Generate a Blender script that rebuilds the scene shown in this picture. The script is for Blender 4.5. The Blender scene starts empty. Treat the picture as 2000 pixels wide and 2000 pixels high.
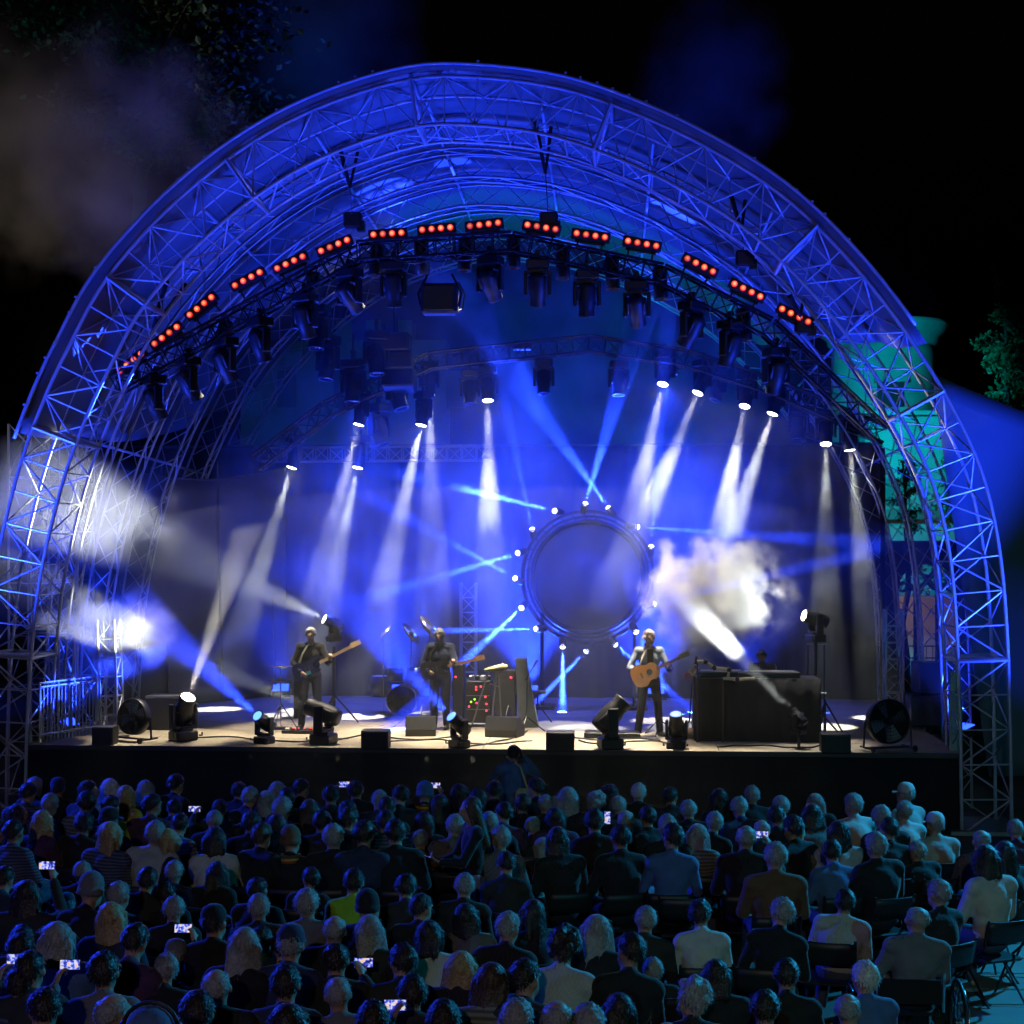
import bpy, bmesh, math, random
from mathutils import Vector, Matrix, Quaternion, noise as mnoise
random.seed(7)
R = math.radians
V = Vector
sc = bpy.context.scene
COL = sc.collection

# ------------------------------------------------------------------ camera
FPX = 3100.0                       # focal length in pixels of the 2000 px photograph
YAW = R(4.3)
CAMP = V((2.29, -24.55, 4.3))
FW = V((-math.sin(YAW), math.cos(YAW), 0)); RT = V((math.cos(YAW), math.sin(YAW), 0)); UP = V((0, 0, 1))
cam = bpy.data.cameras.new('camera'); camo = bpy.data.objects.new('camera', cam); COL.objects.link(camo)
camo.location = CAMP; camo.rotation_euler = (R(90), 0, YAW)
cam.sensor_width = 36; cam.lens = FPX / 2000 * 36; cam.shift_y = 0.0365
cam.clip_start = 0.2; cam.clip_end = 2000
sc.camera = camo

def ray(px, py):
    return FW + RT * ((px - 1000) / FPX) - UP * ((py - 1073) / FPX)
def atY(px, py, y):
    d = ray(px, py); return CAMP + d * ((y - CAMP.y) / d.y)
def atZ(px, py, z):
    d = ray(px, py); return CAMP + d * ((z - CAMP.z) / d.z)
def pxm(p):                         # pixels per metre at a point
    return FPX / ((p - CAMP).dot(FW))

# ------------------------------------------------------------------ world, exposure, render
w = bpy.data.worlds.new('World'); sc.world = w; w.use_nodes = True
nt = w.node_tree
bg = nt.nodes['Background']
sky = nt.nodes.new('ShaderNodeTexSky'); sky.sky_type = 'NISHITA'; sky.sun_disc = False
sky.sun_elevation = R(-4); sky.sun_rotation = R(200)
nt.links.new(sky.outputs[0], bg.inputs[0]); bg.inputs[1].default_value = 0.03
w.cycles.sampling_method = 'NONE'
sc.view_settings.view_transform = 'Standard'; sc.view_settings.look = 'None'
sc.view_settings.exposure = 0; sc.view_settings.gamma = 1
cy = sc.cycles
cy.use_denoising = True
try: cy.denoiser = 'OPENIMAGEDENOISE'
except Exception: pass
cy.max_bounces = 3; cy.diffuse_bounces = 0; cy.glossy_bounces = 1; cy.transmission_bounces = 2
cy.volume_bounces = 0; cy.transparent_max_bounces = 8
cy.caustics_reflective = False; cy.caustics_refractive = False
cy.sample_clamp_indirect = 4; cy.sample_clamp_direct = 0
cy.use_light_tree = True; cy.adaptive_threshold = .028
cy.volume_max_steps = 128

BLUE = (0.014, 0.048, 1.0); TEAL = (0.0, 0.47, 0.64); WARM = (1.0, 0.93, 0.80); WHITE = (0.95, 1.0, 0.93)

def spot(loc, aim, power, color, angle, blend=.25, radius=.05, parent=None, name='beam_light'):
    l = bpy.data.lights.new(name, 'SPOT'); l.energy = power; l.color = color
    l.spot_size = R(angle); l.spot_blend = blend; l.shadow_soft_size = radius
    o = bpy.data.objects.new(name, l); COL.objects.link(o)
    d = (V(aim) - V(loc)).normalized()
    o.rotation_mode = 'QUATERNION'; o.rotation_quaternion = d.to_track_quat('-Z', 'Y'); o.location = loc
    if parent: attach(o, parent)
    return o

# ------------------------------------------------------------------ materials
MAT = {}
def pm(name, col, rough=.6, metal=0., var=.25, vscale=3., bump=0., bscale=40., sheen=0., spec=.5):
    if name in MAT: return MAT[name]
    m = bpy.data.materials.new(name); m.use_nodes = True; n = m.node_tree; b = n.nodes['Principled BSDF']
    b.inputs['Roughness'].default_value = rough; b.inputs['Metallic'].default_value = metal
    b.inputs['Specular IOR Level'].default_value = spec
    if sheen: b.inputs['Sheen Weight'].default_value = sheen; b.inputs['Sheen Roughness'].default_value = .4
    tc = n.nodes.new('ShaderNodeTexCoord')
    if var:
        t = n.nodes.new('ShaderNodeTexNoise'); t.inputs['Scale'].default_value = vscale; t.inputs['Detail'].default_value = 3
        n.links.new(tc.outputs['Object'], t.inputs['Vector'])
        mx = n.nodes.new('ShaderNodeMix'); mx.data_type = 'RGBA'
        mx.inputs['A'].default_value = (*[c * (1 - var) for c in col], 1); mx.inputs['B'].default_value = (*[min(1, c * (1 + var)) for c in col], 1)
        n.links.new(t.outputs['Fac'], mx.inputs['Factor']); n.links.new(mx.outputs['Result'], b.inputs['Base Color'])
    else: b.inputs['Base Color'].default_value = (*col, 1)
    if bump:
        t2 = n.nodes.new('ShaderNodeTexNoise'); t2.inputs['Scale'].default_value = bscale; t2.inputs['Detail'].default_value = 2
        n.links.new(tc.outputs['Object'], t2.inputs['Vector'])
        bp = n.nodes.new('ShaderNodeBump'); bp.inputs['Strength'].default_value = bump; bp.inputs['Distance'].default_value = .01
        n.links.new(t2.outputs['Fac'], bp.inputs['Height']); n.links.new(bp.outputs['Normal'], b.inputs['Normal'])
    MAT[name] = m; return m
def em(name, col, strength, base=(.02, .02, .02)):
    if name in MAT: return MAT[name]
    m = bpy.data.materials.new(name); m.use_nodes = True; b = m.node_tree.nodes['Principled BSDF']
    b.inputs['Base Color'].default_value = (*base, 1)
    b.inputs['Emission Color'].default_value = (*col, 1); b.inputs['Emission Strength'].default_value = strength
    m.cycles.emission_sampling = 'NONE'
    MAT[name] = m; return m

alu = pm('galvanised tube', (.58, .59, .62), .42, .35, .18, 6)
alud = pm('dark steel tube', (.05, .05, .055), .5, .6, .2, 6)
blackp = pm('black plastic', (.013, .013, .015), .5, 0, .3, 8, .15, 90)
blackm = pm('black painted metal', (.016, .016, .018), .42, .3, .25, 5)
blackc = pm('black stage cloth', (.008, .008, .010), .9, 0, .35, 2.5, .4, 14)
greym = pm('grey metal', (.25, .26, .27), .45, .7, .2, 4)
white_m = pm('white painted', (.7, .7, .68), .5, 0, .1, 4)
glassd = pm('dark lens glass', (.02, .02, .03), .08, 0, 0)
chrome = pm('chrome', (.8, .8, .82), .15, 1, 0)
brass = pm('cymbal brass', (.75, .6, .32), .25, 1, .15, 6)
wood = pm('brown wood', (.22, .11, .045), .45, 0, .4, 9, .2, 30)
e_white = em('lit white lens', (1, .96, .86), 30)
e_warm = em('lit warm lens', (1, .86, .62), 30)
e_blue = em('lit blue lens', (.45, .5, 1), 22)
e_red = em('red led', (1, .055, .012), 1.7)
e_blueh = em('lit deep blue lens', (.06, .16, 1), 5)
_n = e_red.node_tree; _tc = _n.nodes.new('ShaderNodeTexCoord'); _sp = _n.nodes.new('ShaderNodeVectorMath'); _sp.operation = 'MULTIPLY'; _sp.inputs[1].default_value = (19, 0, 19)
_ln = _n.nodes.new('ShaderNodeVectorMath'); _ln.operation = 'LENGTH'; _rp = _n.nodes.new('ShaderNodeValToRGB'); _oi = _n.nodes.new('ShaderNodeObjectInfo'); _mr = _n.nodes.new('ShaderNodeMapRange')
_rp.color_ramp.elements[0].position = .12; _rp.color_ramp.elements[0].color = (1, .34, .12, 1); _rp.color_ramp.elements[1].position = .85; _rp.color_ramp.elements[1].color = (.55, .008, .003, 1)
_mr.inputs['To Min'].default_value = .8; _mr.inputs['To Max'].default_value = 2.1
_n.links.new(_tc.outputs['Object'], _sp.inputs[0]); _n.links.new(_sp.outputs[0], _ln.inputs[0]); _n.links.new(_ln.outputs['Value'], _rp.inputs[0]); _n.links.new(_rp.outputs[0], _n.nodes['Principled BSDF'].inputs['Emission Color'])
_n.links.new(_oi.outputs['Random'], _mr.inputs['Value']); _n.links.new(_mr.outputs[0], _n.nodes['Principled BSDF'].inputs['Emission Strength'])
e_redp = em('red pilot lamp', (1, .03, .06), 4)
e_green = em('green pilot lamp', (.35, 1, .03), 3)

# ------------------------------------------------------------------ mesh helpers
MW = {}
def attach(o, parent, world=True):
    o.parent = parent
    if world: o.matrix_parent_inverse = MW[parent.name].inverted()
def tag(o, label=None, cat=None, group=None, kind=None):
    if label: o['label'] = label
    if cat: o['category'] = cat
    if group: o['group'] = group
    if kind: o['kind'] = kind
    return o
def thing(name, loc=(0, 0, 0), rz=0., label=None, cat=None, group=None, rot=None):
    o = bpy.data.objects.new(name, None); COL.objects.link(o); o.location = loc; o.empty_display_size = .1
    if rot is None: o.rotation_euler = (0, 0, rz); m = Matrix.Translation(V(loc)) @ Matrix.Rotation(rz, 4, 'Z')
    else:
        o.rotation_mode = 'QUATERNION'; o.rotation_quaternion = rot; m = Matrix.Translation(V(loc)) @ rot.to_matrix().to_4x4()
    MW[o.name] = m
    return tag(o, label, cat, group)
def frame(z, up=V((0, 0, 1))):       # rotation matrix whose Z axis is z
    z = V(z).normalized(); x = up.cross(z)
    if x.length < 1e-4: x = V((1, 0, 0))
    x.normalize(); y = z.cross(x)
    return Matrix((x, y, z)).transposed()

class MB:
    def __init__(s): s.v = []; s.f = []
    def add(s, vs, fs):
        k = len(s.v); s.v += [tuple(p) for p in vs]; s.f += [tuple(i + k for i in f) for f in fs]; return s
    def box(s, c, d, rot=None, bev=0.):
        x, y, z = [q / 2 for q in d]; c = V(c)
        if bev:
            b = bev; vs = []
            for sz in (-1, 1):
                for (a, bb) in ((x, y - b), (x - b, y), (-x + b, y), (-x, y - b), (-x, -y + b), (-x + b, -y), (x - b, -y), (x, -y + b)):
                    vs.append(V((a, bb, sz * (z - b))))
            top = []
            for sz in (-1, 1):
                for (a, bb) in ((x - b, y - b), (-x + b, y - b), (-x + b, -y + b), (x - b, -y + b)): top.append(V((a, bb, sz * z)))
            vs += top; fs = []
            for i in range(8): j = (i + 1) % 8; fs.append((i, j, j + 8, i + 8))
            for base, t, fl in ((0, 16, 1), (8, 20, 0)):
                q = [(t, base + 0, base + 1), (t + 1, base + 2, base + 3), (t + 2, base + 4, base + 5), (t + 3, base + 6, base + 7)]
                q += [(t, base + 1, base + 2, t + 1), (t + 1, base + 3, base + 4, t + 2), (t + 2, base + 5, base + 6, t + 3), (t + 3, base + 7, base + 0, t)]
                q.append((t, t + 1, t + 2, t + 3))
                fs += [tuple(reversed(a)) if fl else a for a in q]
        else:
            vs = [V((i * x, j * y, k * z)) for i in (-1, 1) for j in (-1, 1) for k in (-1, 1)]
            fs = [(0, 1, 3, 2), (4, 6, 7, 5), (0, 4, 5, 1), (2, 3, 7, 6), (0, 2, 6, 4), (1, 5, 7, 3)]
        if rot is not None: vs = [rot @ q for q in vs]
        return s.add([q + c for q in vs], fs)
    def tube(s, p0, p1, r0, r1=None, n=7, cap=True):
        p0, p1 = V(p0), V(p1); r1 = r0 if r1 is None else r1
        if (p1 - p0).length < 1e-6: return s
        m = frame(p1 - p0); vs = []
        for p, r in ((p0, r0), (p1, r1)):
            for i in range(n): a = i * 2 * math.pi / n; vs.append(p + m @ V((math.cos(a) * r, math.sin(a) * r, 0)))
        fs = [(i, (i + 1) % n, (i + 1) % n + n, i + n) for i in range(n)]
        if cap: fs += [tuple(reversed(range(n))), tuple(range(n, 2 * n))]
        return s.add(vs, fs)
    def path(s, pts, r, n=6, closed=False):
        pts = [V(p) for p in pts]; k = len(pts); vs = []; pm_ = None
        for i, p in enumerate(pts):
            a = pts[(i - 1) % k] if (i or closed) else p; b = pts[(i + 1) % k] if (i < k - 1 or closed) else p
            t = (b - a)
            if pm_ is None: m = frame(t)
            else:
                z = t.normalized(); x = pm_.col[0] - z * pm_.col[0].dot(z); x.normalize(); m = Matrix((x, z.cross(x), z)).transposed()
            pm_ = m; rr = r[i] if isinstance(r, (list, tuple)) else r
            for j in range(n): an = j * 2 * math.pi / n; vs.append(p + m @ V((math.cos(an) * rr, math.sin(an) * rr, 0)))
        fs = []
        for i in range(k if closed else k - 1):
            for j in range(n):
                a, b = i * n + j, i * n + (j + 1) % n; c, d = ((i + 1) % k) * n + (j + 1) % n, ((i + 1) % k) * n + j
                fs.append((a, b, c, d))
        if not closed: fs += [tuple(reversed(range(n))), tuple(range((k - 1) * n, k * n))]
        return s.add(vs, fs)
    def lathe(s, prof, n=16, m=None, c=(0, 0, 0)):
        m = m or Matrix.Identity(3); c = V(c); vs = []; k = len(prof)
        for (r, z) in prof:
            for i in range(n): a = i * 2 * math.pi / n; vs.append(c + m @ V((math.cos(a) * max(r, 1e-4), math.sin(a) * max(r, 1e-4), z)))
        fs = [(a * n + i, a * n + (i + 1) % n, (a + 1) * n + (i + 1) % n, (a + 1) * n + i) for a in range(k - 1) for i in range(n)]
        fs += [tuple(reversed(range(n))), tuple(range((k - 1) * n, k * n))]
        return s.add(vs, fs)
    def ell(s, c, r, rot=None, n=14, k=9):
        c = V(c); vs = []; 
        for a in range(k + 1):
            th = math.pi * a / k
            for i in range(n):
                ph = 2 * math.pi * i / n
                q = V((math.sin(th) * math.cos(ph) * r[0], math.sin(th) * math.sin(ph) * r[1], -math.cos(th) * r[2]))
                vs.append(c + (rot @ q if rot is not None else q))
        fs = [(a * n + i, a * n + (i + 1) % n, (a + 1) * n + (i + 1) % n, (a + 1) * n + i) for a in range(k) for i in range(n)]
        return s.add(vs, fs)
    def cap(s, p0, p1, r0, r1=None, n=10):
        p0, p1 = V(p0), V(p1); r1 = r0 if r1 is None else r1; L = (p1 - p0).length; prof = []
        for a in range(5): th = math.pi / 2 * a / 4; prof.append((r0 * math.sin(th), -r0 * math.cos(th)))
        for a in range(5): th = math.pi / 2 * a / 4; prof.append((r1 * math.cos(th), L + r1 * math.sin(th)))
        return s.lathe(prof, n, frame(p1 - p0) if L > 1e-6 else None, p0)
    def sheet(s, P, nu, nv, thick=.0):   # P(u,v)->Vector ; closed double sheet
        g = [[V(P(i / nu, j / nv)) for j in range(nv + 1)] for i in range(nu + 1)]
        nrm = (g[1][0] - g[0][0]).cross(g[0][1] - g[0][0])
        vs = [p for row in g for p in row]; k = nv + 1; fs = [(i * k + j, (i + 1) * k + j, (i + 1) * k + j + 1, i * k + j + 1) for i in range(nu) for j in range(nv)]
        if thick:
            N = len(vs); off = []
            for i in range(nu + 1):
                for j in range(nv + 1):
                    a = g[min(i + 1, nu)][j] - g[max(i - 1, 0)][j]; b = g[i][min(j + 1, nv)] - g[i][max(j - 1, 0)]
                    off.append(g[i][j] + a.cross(b).normalized() * thick)
            vs += off; fs2 = [tuple(reversed([q + N for q in f])) for f in fs]; fs = fs + fs2
            rim = [i * k for i in range(nu + 1)] + [nu * k + j for j in range(1, nv + 1)] + [i * k + nv for i in range(nu - 1, -1, -1)] + [j for j in range(nv - 1, 0, -1)]
            for a in range(len(rim)): b = (a + 1) % len(rim); fs.append((rim[b], rim[a], rim[a] + N, rim[b] + N))
        return s.add(vs, fs)
    def mesh(s, name, smooth=False):
        me = bpy.data.meshes.new(name); me.from_pydata(s.v, [], s.f); me.update()
        if smooth: me.shade_smooth()
        return me
    def build(s, name, mat, parent=None, smooth=False, world=True):
        return inst(s.mesh(name, smooth), name, mat, parent, world=world)
def inst(me, name, mat, parent=None, m=None, world=True):
    o = bpy.data.objects.new(name, me); COL.objects.link(o)
    if mat is not None:
        if not me.materials: me.materials.append(mat)
        elif me.materials[0] is not mat: o.material_slots[0].link = 'OBJECT'; o.material_slots[0].material = mat
    if m is not None: o.matrix_basis = m
    if parent: attach(o, parent, world)
    else: MW[o.name] = m if m is not None else Matrix.Identity(4)
    return o
def sm(o):
    o.data.shade_smooth(); return o
UNIT = MB().tube((0, 0, 0), (0, 0, 1), 1, 1, 6).mesh('strut')
UNIT.materials.append(alu)
def strut(p0, p1, r, name='brace', parent=None, mat=None, world=True):
    p0, p1 = V(p0), V(p1); m = frame(p1 - p0).to_4x4(); m.translation = p0
    m = m @ Matrix.Diagonal((r, r, (p1 - p0).length, 1))
    return inst(UNIT, name, mat or alu, parent, m, world)
ORD = 'first second third fourth fifth sixth seventh eighth ninth tenth eleventh twelfth thirteenth fourteenth fifteenth sixteenth seventeenth eighteenth nineteenth twentieth'.split()
ORD += ['twenty-' + q for q in ORD[:9]] + ['thirtieth'] + ['thirty-' + q for q in ORD[:9]]
WORK = bpy.data.scenes.new('work'); WL = WORK.view_layers[0]     # scratch scene, removed at the end
def blobmesh(mb, name, voxel, smooth=4, dec=0.):
    me = mb.mesh(name); o = bpy.data.objects.new(name, me); WORK.collection.objects.link(o)
    r = o.modifiers.new('r', 'REMESH'); r.mode = 'VOXEL'; r.voxel_size = voxel; r.use_smooth_shade = True
    if smooth: s = o.modifiers.new('s', 'SMOOTH'); s.factor = .5; s.iterations = smooth
    if dec: d = o.modifiers.new('d', 'DECIMATE'); d.ratio = dec
    WL.update(); dg = WL.depsgraph; ev = o.evaluated_get(dg)
    out = bpy.data.meshes.new_from_object(ev); out.name = name
    bpy.data.objects.remove(o); bpy.data.meshes.remove(me)
    out.shade_smooth(); return out
def spline(pts, n):
    pts = [V(p) for p in pts]; out = []; L = [0]
    fine = []
    for i in range(len(pts) - 1):
        p0 = pts[max(i - 1, 0)]; p1 = pts[i]; p2 = pts[i + 1]; p3 = pts[min(i + 2, len(pts) - 1)]
        for k in range(12):
            t = k / 12; fine.append(.5 * ((2 * p1) + (p2 - p0) * t + (2 * p0 - 5 * p1 + 4 * p2 - p3) * t * t + (3 * p1 - p0 - 3 * p2 + p3) * t ** 3))
    fine.append(pts[-1])
    for a, b in zip(fine, fine[1:]): L.append(L[-1] + (b - a).length)
    j = 0
    for i in range(n + 1):
        s_ = L[-1] * i / n
        while j < len(L) - 2 and L[j + 1] < s_: j += 1
        t = (s_ - L[j]) / max(1e-9, L[j + 1] - L[j]); out.append(fine[j].lerp(fine[j + 1], min(1, t)))
    return out
# ================================================================== setting
g = MB(); g.sheet(lambda u, v: V((-150 + 300 * u, -80 + 330 * v, 0)), 2, 2); gm = pm('dark cobbled ground', (.10, .095, .085), .85, 0, .4, .8, .6, 9)
tag(g.build('ground', gm), kind='structure')
ST_Z = 1.2; SX0, SX1, SY1 = -7.35, 7.3, 9.3
deckm = pm('worn plywood deck', (.36, .31, .235), .62, 0, .35, 1.2, .15, 25)
stage = thing('stage', (0, 0, 0), 0, 'wide raised concert stage with pale worn deck and black front skirt', 'stage')
# deck panels: 2 m x 1.2 m boards laid with tight joints
nx, ny = 8, 8
pw = (SX1 - SX0) / nx; ph = SY1 / ny
pan = MB().box((0, 0, 0), (pw - .012, ph - .012, .04)).mesh('deck_panel')
for i in range(nx):
    for j in range(ny):
        inst(pan, 'deck_panel', deckm, stage, Matrix.Translation((SX0 + pw * (i + .5), ph * (j + .5), ST_Z - .02 + random.uniform(-.0015, .0015))))
MB().box(((SX0 + SX1) / 2, SY1 / 2, ST_Z - .11), (SX1 - SX0 - .1, SY1 - .1, .12)).build('deck_frame', blackm, stage)
MB().box(((SX0 + SX1) / 2, -.02, ST_Z - .035), (SX1 - SX0, .04, .07)).build('edge_rail', alud, stage)
def skirt(u, v):
    x = SX0 + (SX1 - SX0) * u
    return V((x, -.03 + .018 * math.sin(x * 9) + .012 * math.sin(x * 23 + 1) * (1 - v), .02 + v * (ST_Z - .1)))
sm(MB().sheet(skirt, 260, 2, .008).build('front_skirt', blackc, stage))
for x in (SX0 + .05, SX1 - .05): MB().box((x, SY1 / 2, .55), (.03, SY1 - .2, 1.05)).build('side_skirt', blackc, stage)

# ------------------------------------------------------------------ arched roof
PROF = [(-8.0, 0), (-7.97, 1.5), (-7.88, 2.9), (-7.72, 4.1), (-7.38, 5.5), (-6.98, 6.6), (-6.55, 7.5), (-5.95, 8.55), (-4.95, 9.65), (-3.8, 10.55), (-2.6, 11.17), (-1.2, 11.58), (-.1, 11.6), (1.2, 11.4),
        (2.4, 10.97), (3.5, 10.42), (4.6, 9.68), (5.6, 8.68), (6.46, 7.55), (7.1, 6.5), (7.55, 5.5), (7.8, 4.45), (7.92, 3.3), (7.98, 1.8), (8.01, 0)]
def profile(n, off=0., scale=1.):
    p = spline([(x * scale, 0, z * (scale if z > 0 else 1)) for x, z in PROF], n); out = []
    for i, q in enumerate(p):
        t = (p[min(i + 1, n)] - p[max(i - 1, 0)]).normalized(); nr = V((-t.z, 0, t.x))     # outward normal (path runs left to right over the top)
        out.append(q + nr * off)
    return out
roof = thing('stage_roof', (0, 0, 0), 0, 'tall arched tube truss roof with stretched membrane spanning the stage', 'stage roof')
def sub(name, parent):
    o = bpy.data.objects.new(name, None); COL.objects.link(o); o.parent = parent; MW[o.name] = Matrix.Identity(4); return o
NP = 60
arch = sub('arch_truss', roof)
D0, D1 = -.12, .95
po = profile(NP); pi = profile(NP, -.74)
po4 = profile(NP * 2); pi4 = profile(NP * 2, -.74)
Y = lambda p, y: V((p.x, y, p.z))
for pts, y, r in ((po4, D0, .03), (po4, D1, .03), (pi4, D0, .03), (pi4, D1, .028)):
    sm(MB().path([Y(p, y) for p in pts], r, 7).build('chord', alu, arch))
for i in range(NP):
    a, b = (i, i + 1) if i % 2 else (i + 1, i)
    strut(Y(po[a], D0), Y(pi[b], D0), .016, 'brace', arch)
    strut(Y(po[b], D1), Y(pi[a], D1), .014, 'brace', arch)
    strut(Y(po[a], D0), Y(po[b], D1), .014, 'brace', arch)
    strut(Y(pi[a], D0), Y(pi[b], D1), .014, 'brace', arch)
    if i: strut(Y(po[i], D0), Y(pi[i], D0), .014, 'strut', arch); strut(Y(pi[i], D0), Y(pi[i], D1), .013, 'strut', arch)
# splice frames where the arch sections bolt together
for k in [5, 55] + [min(range(NP + 1), key=lambda i: abs(po[i].x - x_) + (9 if po[i].z < 5.5 else 0)) for x_ in (-7.2, -5.9, -3.95, -1.2, 2.07, 4.95, 6.9)]:
    i0 = int(k); t = k - i0; o_ = po[i0].lerp(po[min(i0 + 1, NP)], t); n_ = pi[i0].lerp(pi[min(i0 + 1, NP)], t)
    f = MB(); A, B, C, D = Y(o_, D0 - .02), Y(n_, D0 - .02), Y(n_, D1 + .02), Y(o_, D1 + .02)
    for p, q in ((A, B), (B, C), (C, D), (D, A), (A, C)): f.tube(p, q, .034, n=6)
    f.build('splice_frame', alu, arch)
REAR = []
for (y, scl) in ((2.3, .99), (3.9, .98), (5.6, .968), (7.4, .955), (9.2, .94)):
    n = 62; a2 = sub('arch_truss', roof); q0 = profile(n, 0, scl); q1 = profile(n, -.42, scl)
    for pts, yy in ((q0, y), (q1, y - .2), (q1, y + .2)): sm(MB().path([Y(p, yy) for p in pts], .024, 6).build('chord', alu, a2))
    l = MB()
    for i in range(n):
        a, b = (i, i + 1) if i % 2 else (i + 1, i)
        l.tube(Y(q0[a], y), Y(q1[b], y - .2), .011, n=5); l.tube(Y(q0[b], y), Y(q1[a], y + .2), .011, n=5); l.tube(Y(q1[a], y - .2), Y(q1[b], y + .2), .011, n=5)
    tag(l.build('lacing', alu, a2), kind='stuff'); REAR.append((y, scl))
ys = [D1] + [y for y, s_ in REAR]; ss = [1.] + [s_ for y, s_ in REAR]
for fr in (.2, .27, .34, .41, .47, .53, .59, .66, .73, .8):
    pts = []
    for y, s_ in zip(ys, ss): p = profile(100, -.05, s_)[int(fr * 100)]; pts.append(Y(p, y))
    MB().path(pts, .026, 6).build('purlin', alu, roof)
for fr, fr2 in ((.3, .4), (.4, .3), (.42, .55), (.56, .44), (.6, .72), (.71, .61)):     # wind bracing cables
    a = Y(profile(100, -.1)[int(fr * 100)], D1); b = Y(profile(100, -.1, .99)[int(fr2 * 100)], 2.3); MB().tube(a, b, .01, n=5).build('bracing_cable', alu, roof)
# membrane panels, one per bay, left side lower than the right
memb = bpy.data.materials.new('white roof membrane'); memb.use_nodes = True
_n = memb.node_tree; _b = _n.nodes['Principled BSDF']; _b.inputs['Base Color'].default_value = (.62, .63, .65, 1); _b.inputs['Roughness'].default_value = .45
_t = _n.nodes.new('ShaderNodeTexNoise'); _t.inputs['Scale'].default_value = .9; _t.inputs['Detail'].default_value = 5
_m = _n.nodes.new('ShaderNodeMix'); _m.data_type = 'RGBA'; _m.inputs['A'].default_value = (.04, .045, .055, 1); _m.inputs['B'].default_value = (.19, .2, .22, 1)
_n.links.new(_t.outputs['Fac'], _m.inputs['Factor']); _n.links.new(_m.outputs['Result'], _b.inputs['Base Color'])
_w = _n.nodes.new('ShaderNodeBump'); _w.inputs['Strength'].default_value = .6; _n.links.new(_t.outputs['Fac'], _w.inputs['Height']); _n.links.new(_w.outputs['Normal'], _b.inputs['Normal'])
my = [-.32] + [2.2, 5.0, 7.8, 9.6]; mscl = [1.0, .995, .975, .955, .94]
ML0 = [.195, .2, .21, .24, .27]; ML1 = [.76, .745, .72, .70, .685]
for k in range(4):
    def mp(u, v, k=k):
        s_ = mscl[k] + (mscl[k + 1] - mscl[k]) * v; y = my[k] + (my[k + 1] - my[k]) * v
        l0 = ML0[k] + (ML0[k + 1] - ML0[k]) * v; l1 = ML1[k] + (ML1[k + 1] - ML1[k]) * v; p = PRC[k](s_, l0 + (l1 - l0) * u); sag = .10 * math.sin(math.pi * v)
        return V((p.x * (1 - sag / 8), y, p.z - sag * .8))
    _c = {}
    def prc(s_, f, _c=_c):
        if s_ not in _c: _c[s_] = profile(120, .12, s_)
        a = f * 120; i = min(119, int(a)); return _c[s_][i].lerp(_c[s_][i + 1], a - i)
    PRC = {k: prc}
    sm(MB().sheet(mp, 56, 8, .012).build('membrane_panel', memb, roof))
# edge cable with small shackles along the front lip of the membrane
fe = profile(120, .14); sm(MB().path([Y(p, -.34) for p in fe[23:91]], .03, 6).build('edge_cable', alu, roof))
for i in random.sample(range(24, 89), 28): MB().box(Y(fe[i], -.36) + V((random.uniform(-.03, .03), 0, .035)), (.04, .03, .03)).build('shackle', alu, roof)
# base plates of the front legs
for s_ in (-1, 1): MB().box((s_ * 7.63, .42, .03), (1.1, 1.4, .06)).build('base_plate', greym, roof)

# membrane wing on the right, anchored outward
wing = MB()
def wg(u, v):
    top = V((7.15 + 7 * u, 1.6 + 1.4 * u, 7.15 - 1.9 * u - .5 * math.sin(math.pi * u) * .6)); bot = V((8.1 + 7 * u, 1.8 + 1.3 * u, .6))
    p = top.lerp(bot, v); p.y += .25 * math.sin(math.pi * v) * math.sin(math.pi * min(1, u * 1.3)); return p
wing.sheet(wg, 24, 18, .012); sm(wing.build('side_membrane', pm('pale tent cloth', (.09, .15, .18), .6, 0, .15, .8, .3, 3), roof))

# black backdrop behind the stage, with soft vertical folds
bx0 = atY(232, 1000, 8.6).x; bx1 = atY(1724, 1000, 8.6).x; bz = atY(1300, 872, 8.6).z
bd = thing('backdrop', ((bx0 + bx1) / 2, 8.6, ST_Z), 0, 'black cloth backdrop hanging across the back of the stage', 'backdrop')
def bdp(u, v):
    x = bx0 + (bx1 - bx0) * u; return V((x, 8.6 + .05 * math.sin(x * 7) + .03 * math.sin(x * 17 + 2), ST_Z + .01 + (bz - ST_Z) * v))
sm(MB().sheet(bdp, 240, 4, .01).build('cloth', blackc, bd))
MB().tube((bx0, 8.6, bz + .04), (bx1, 8.6, bz + .04), .03).build('top_pipe', alud, bd)
# right return curtain (edge of the backdrop comes forward)
rc = thing('side_curtain', (bx1, 7.5, ST_Z), 0, 'black return curtain at the right end of the backdrop', 'curtain')
cx = atY(1724, 1000, 5.4).x
sm(MB().sheet(lambda u, v: V((bx1 + (cx - bx1) * u + .04 * math.sin(u * 30), 8.5 - 3.1 * u, ST_Z + .01 + (6.2 - ST_Z) * v)), 60, 3, .01).build('cloth', blackc, rc))
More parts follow.
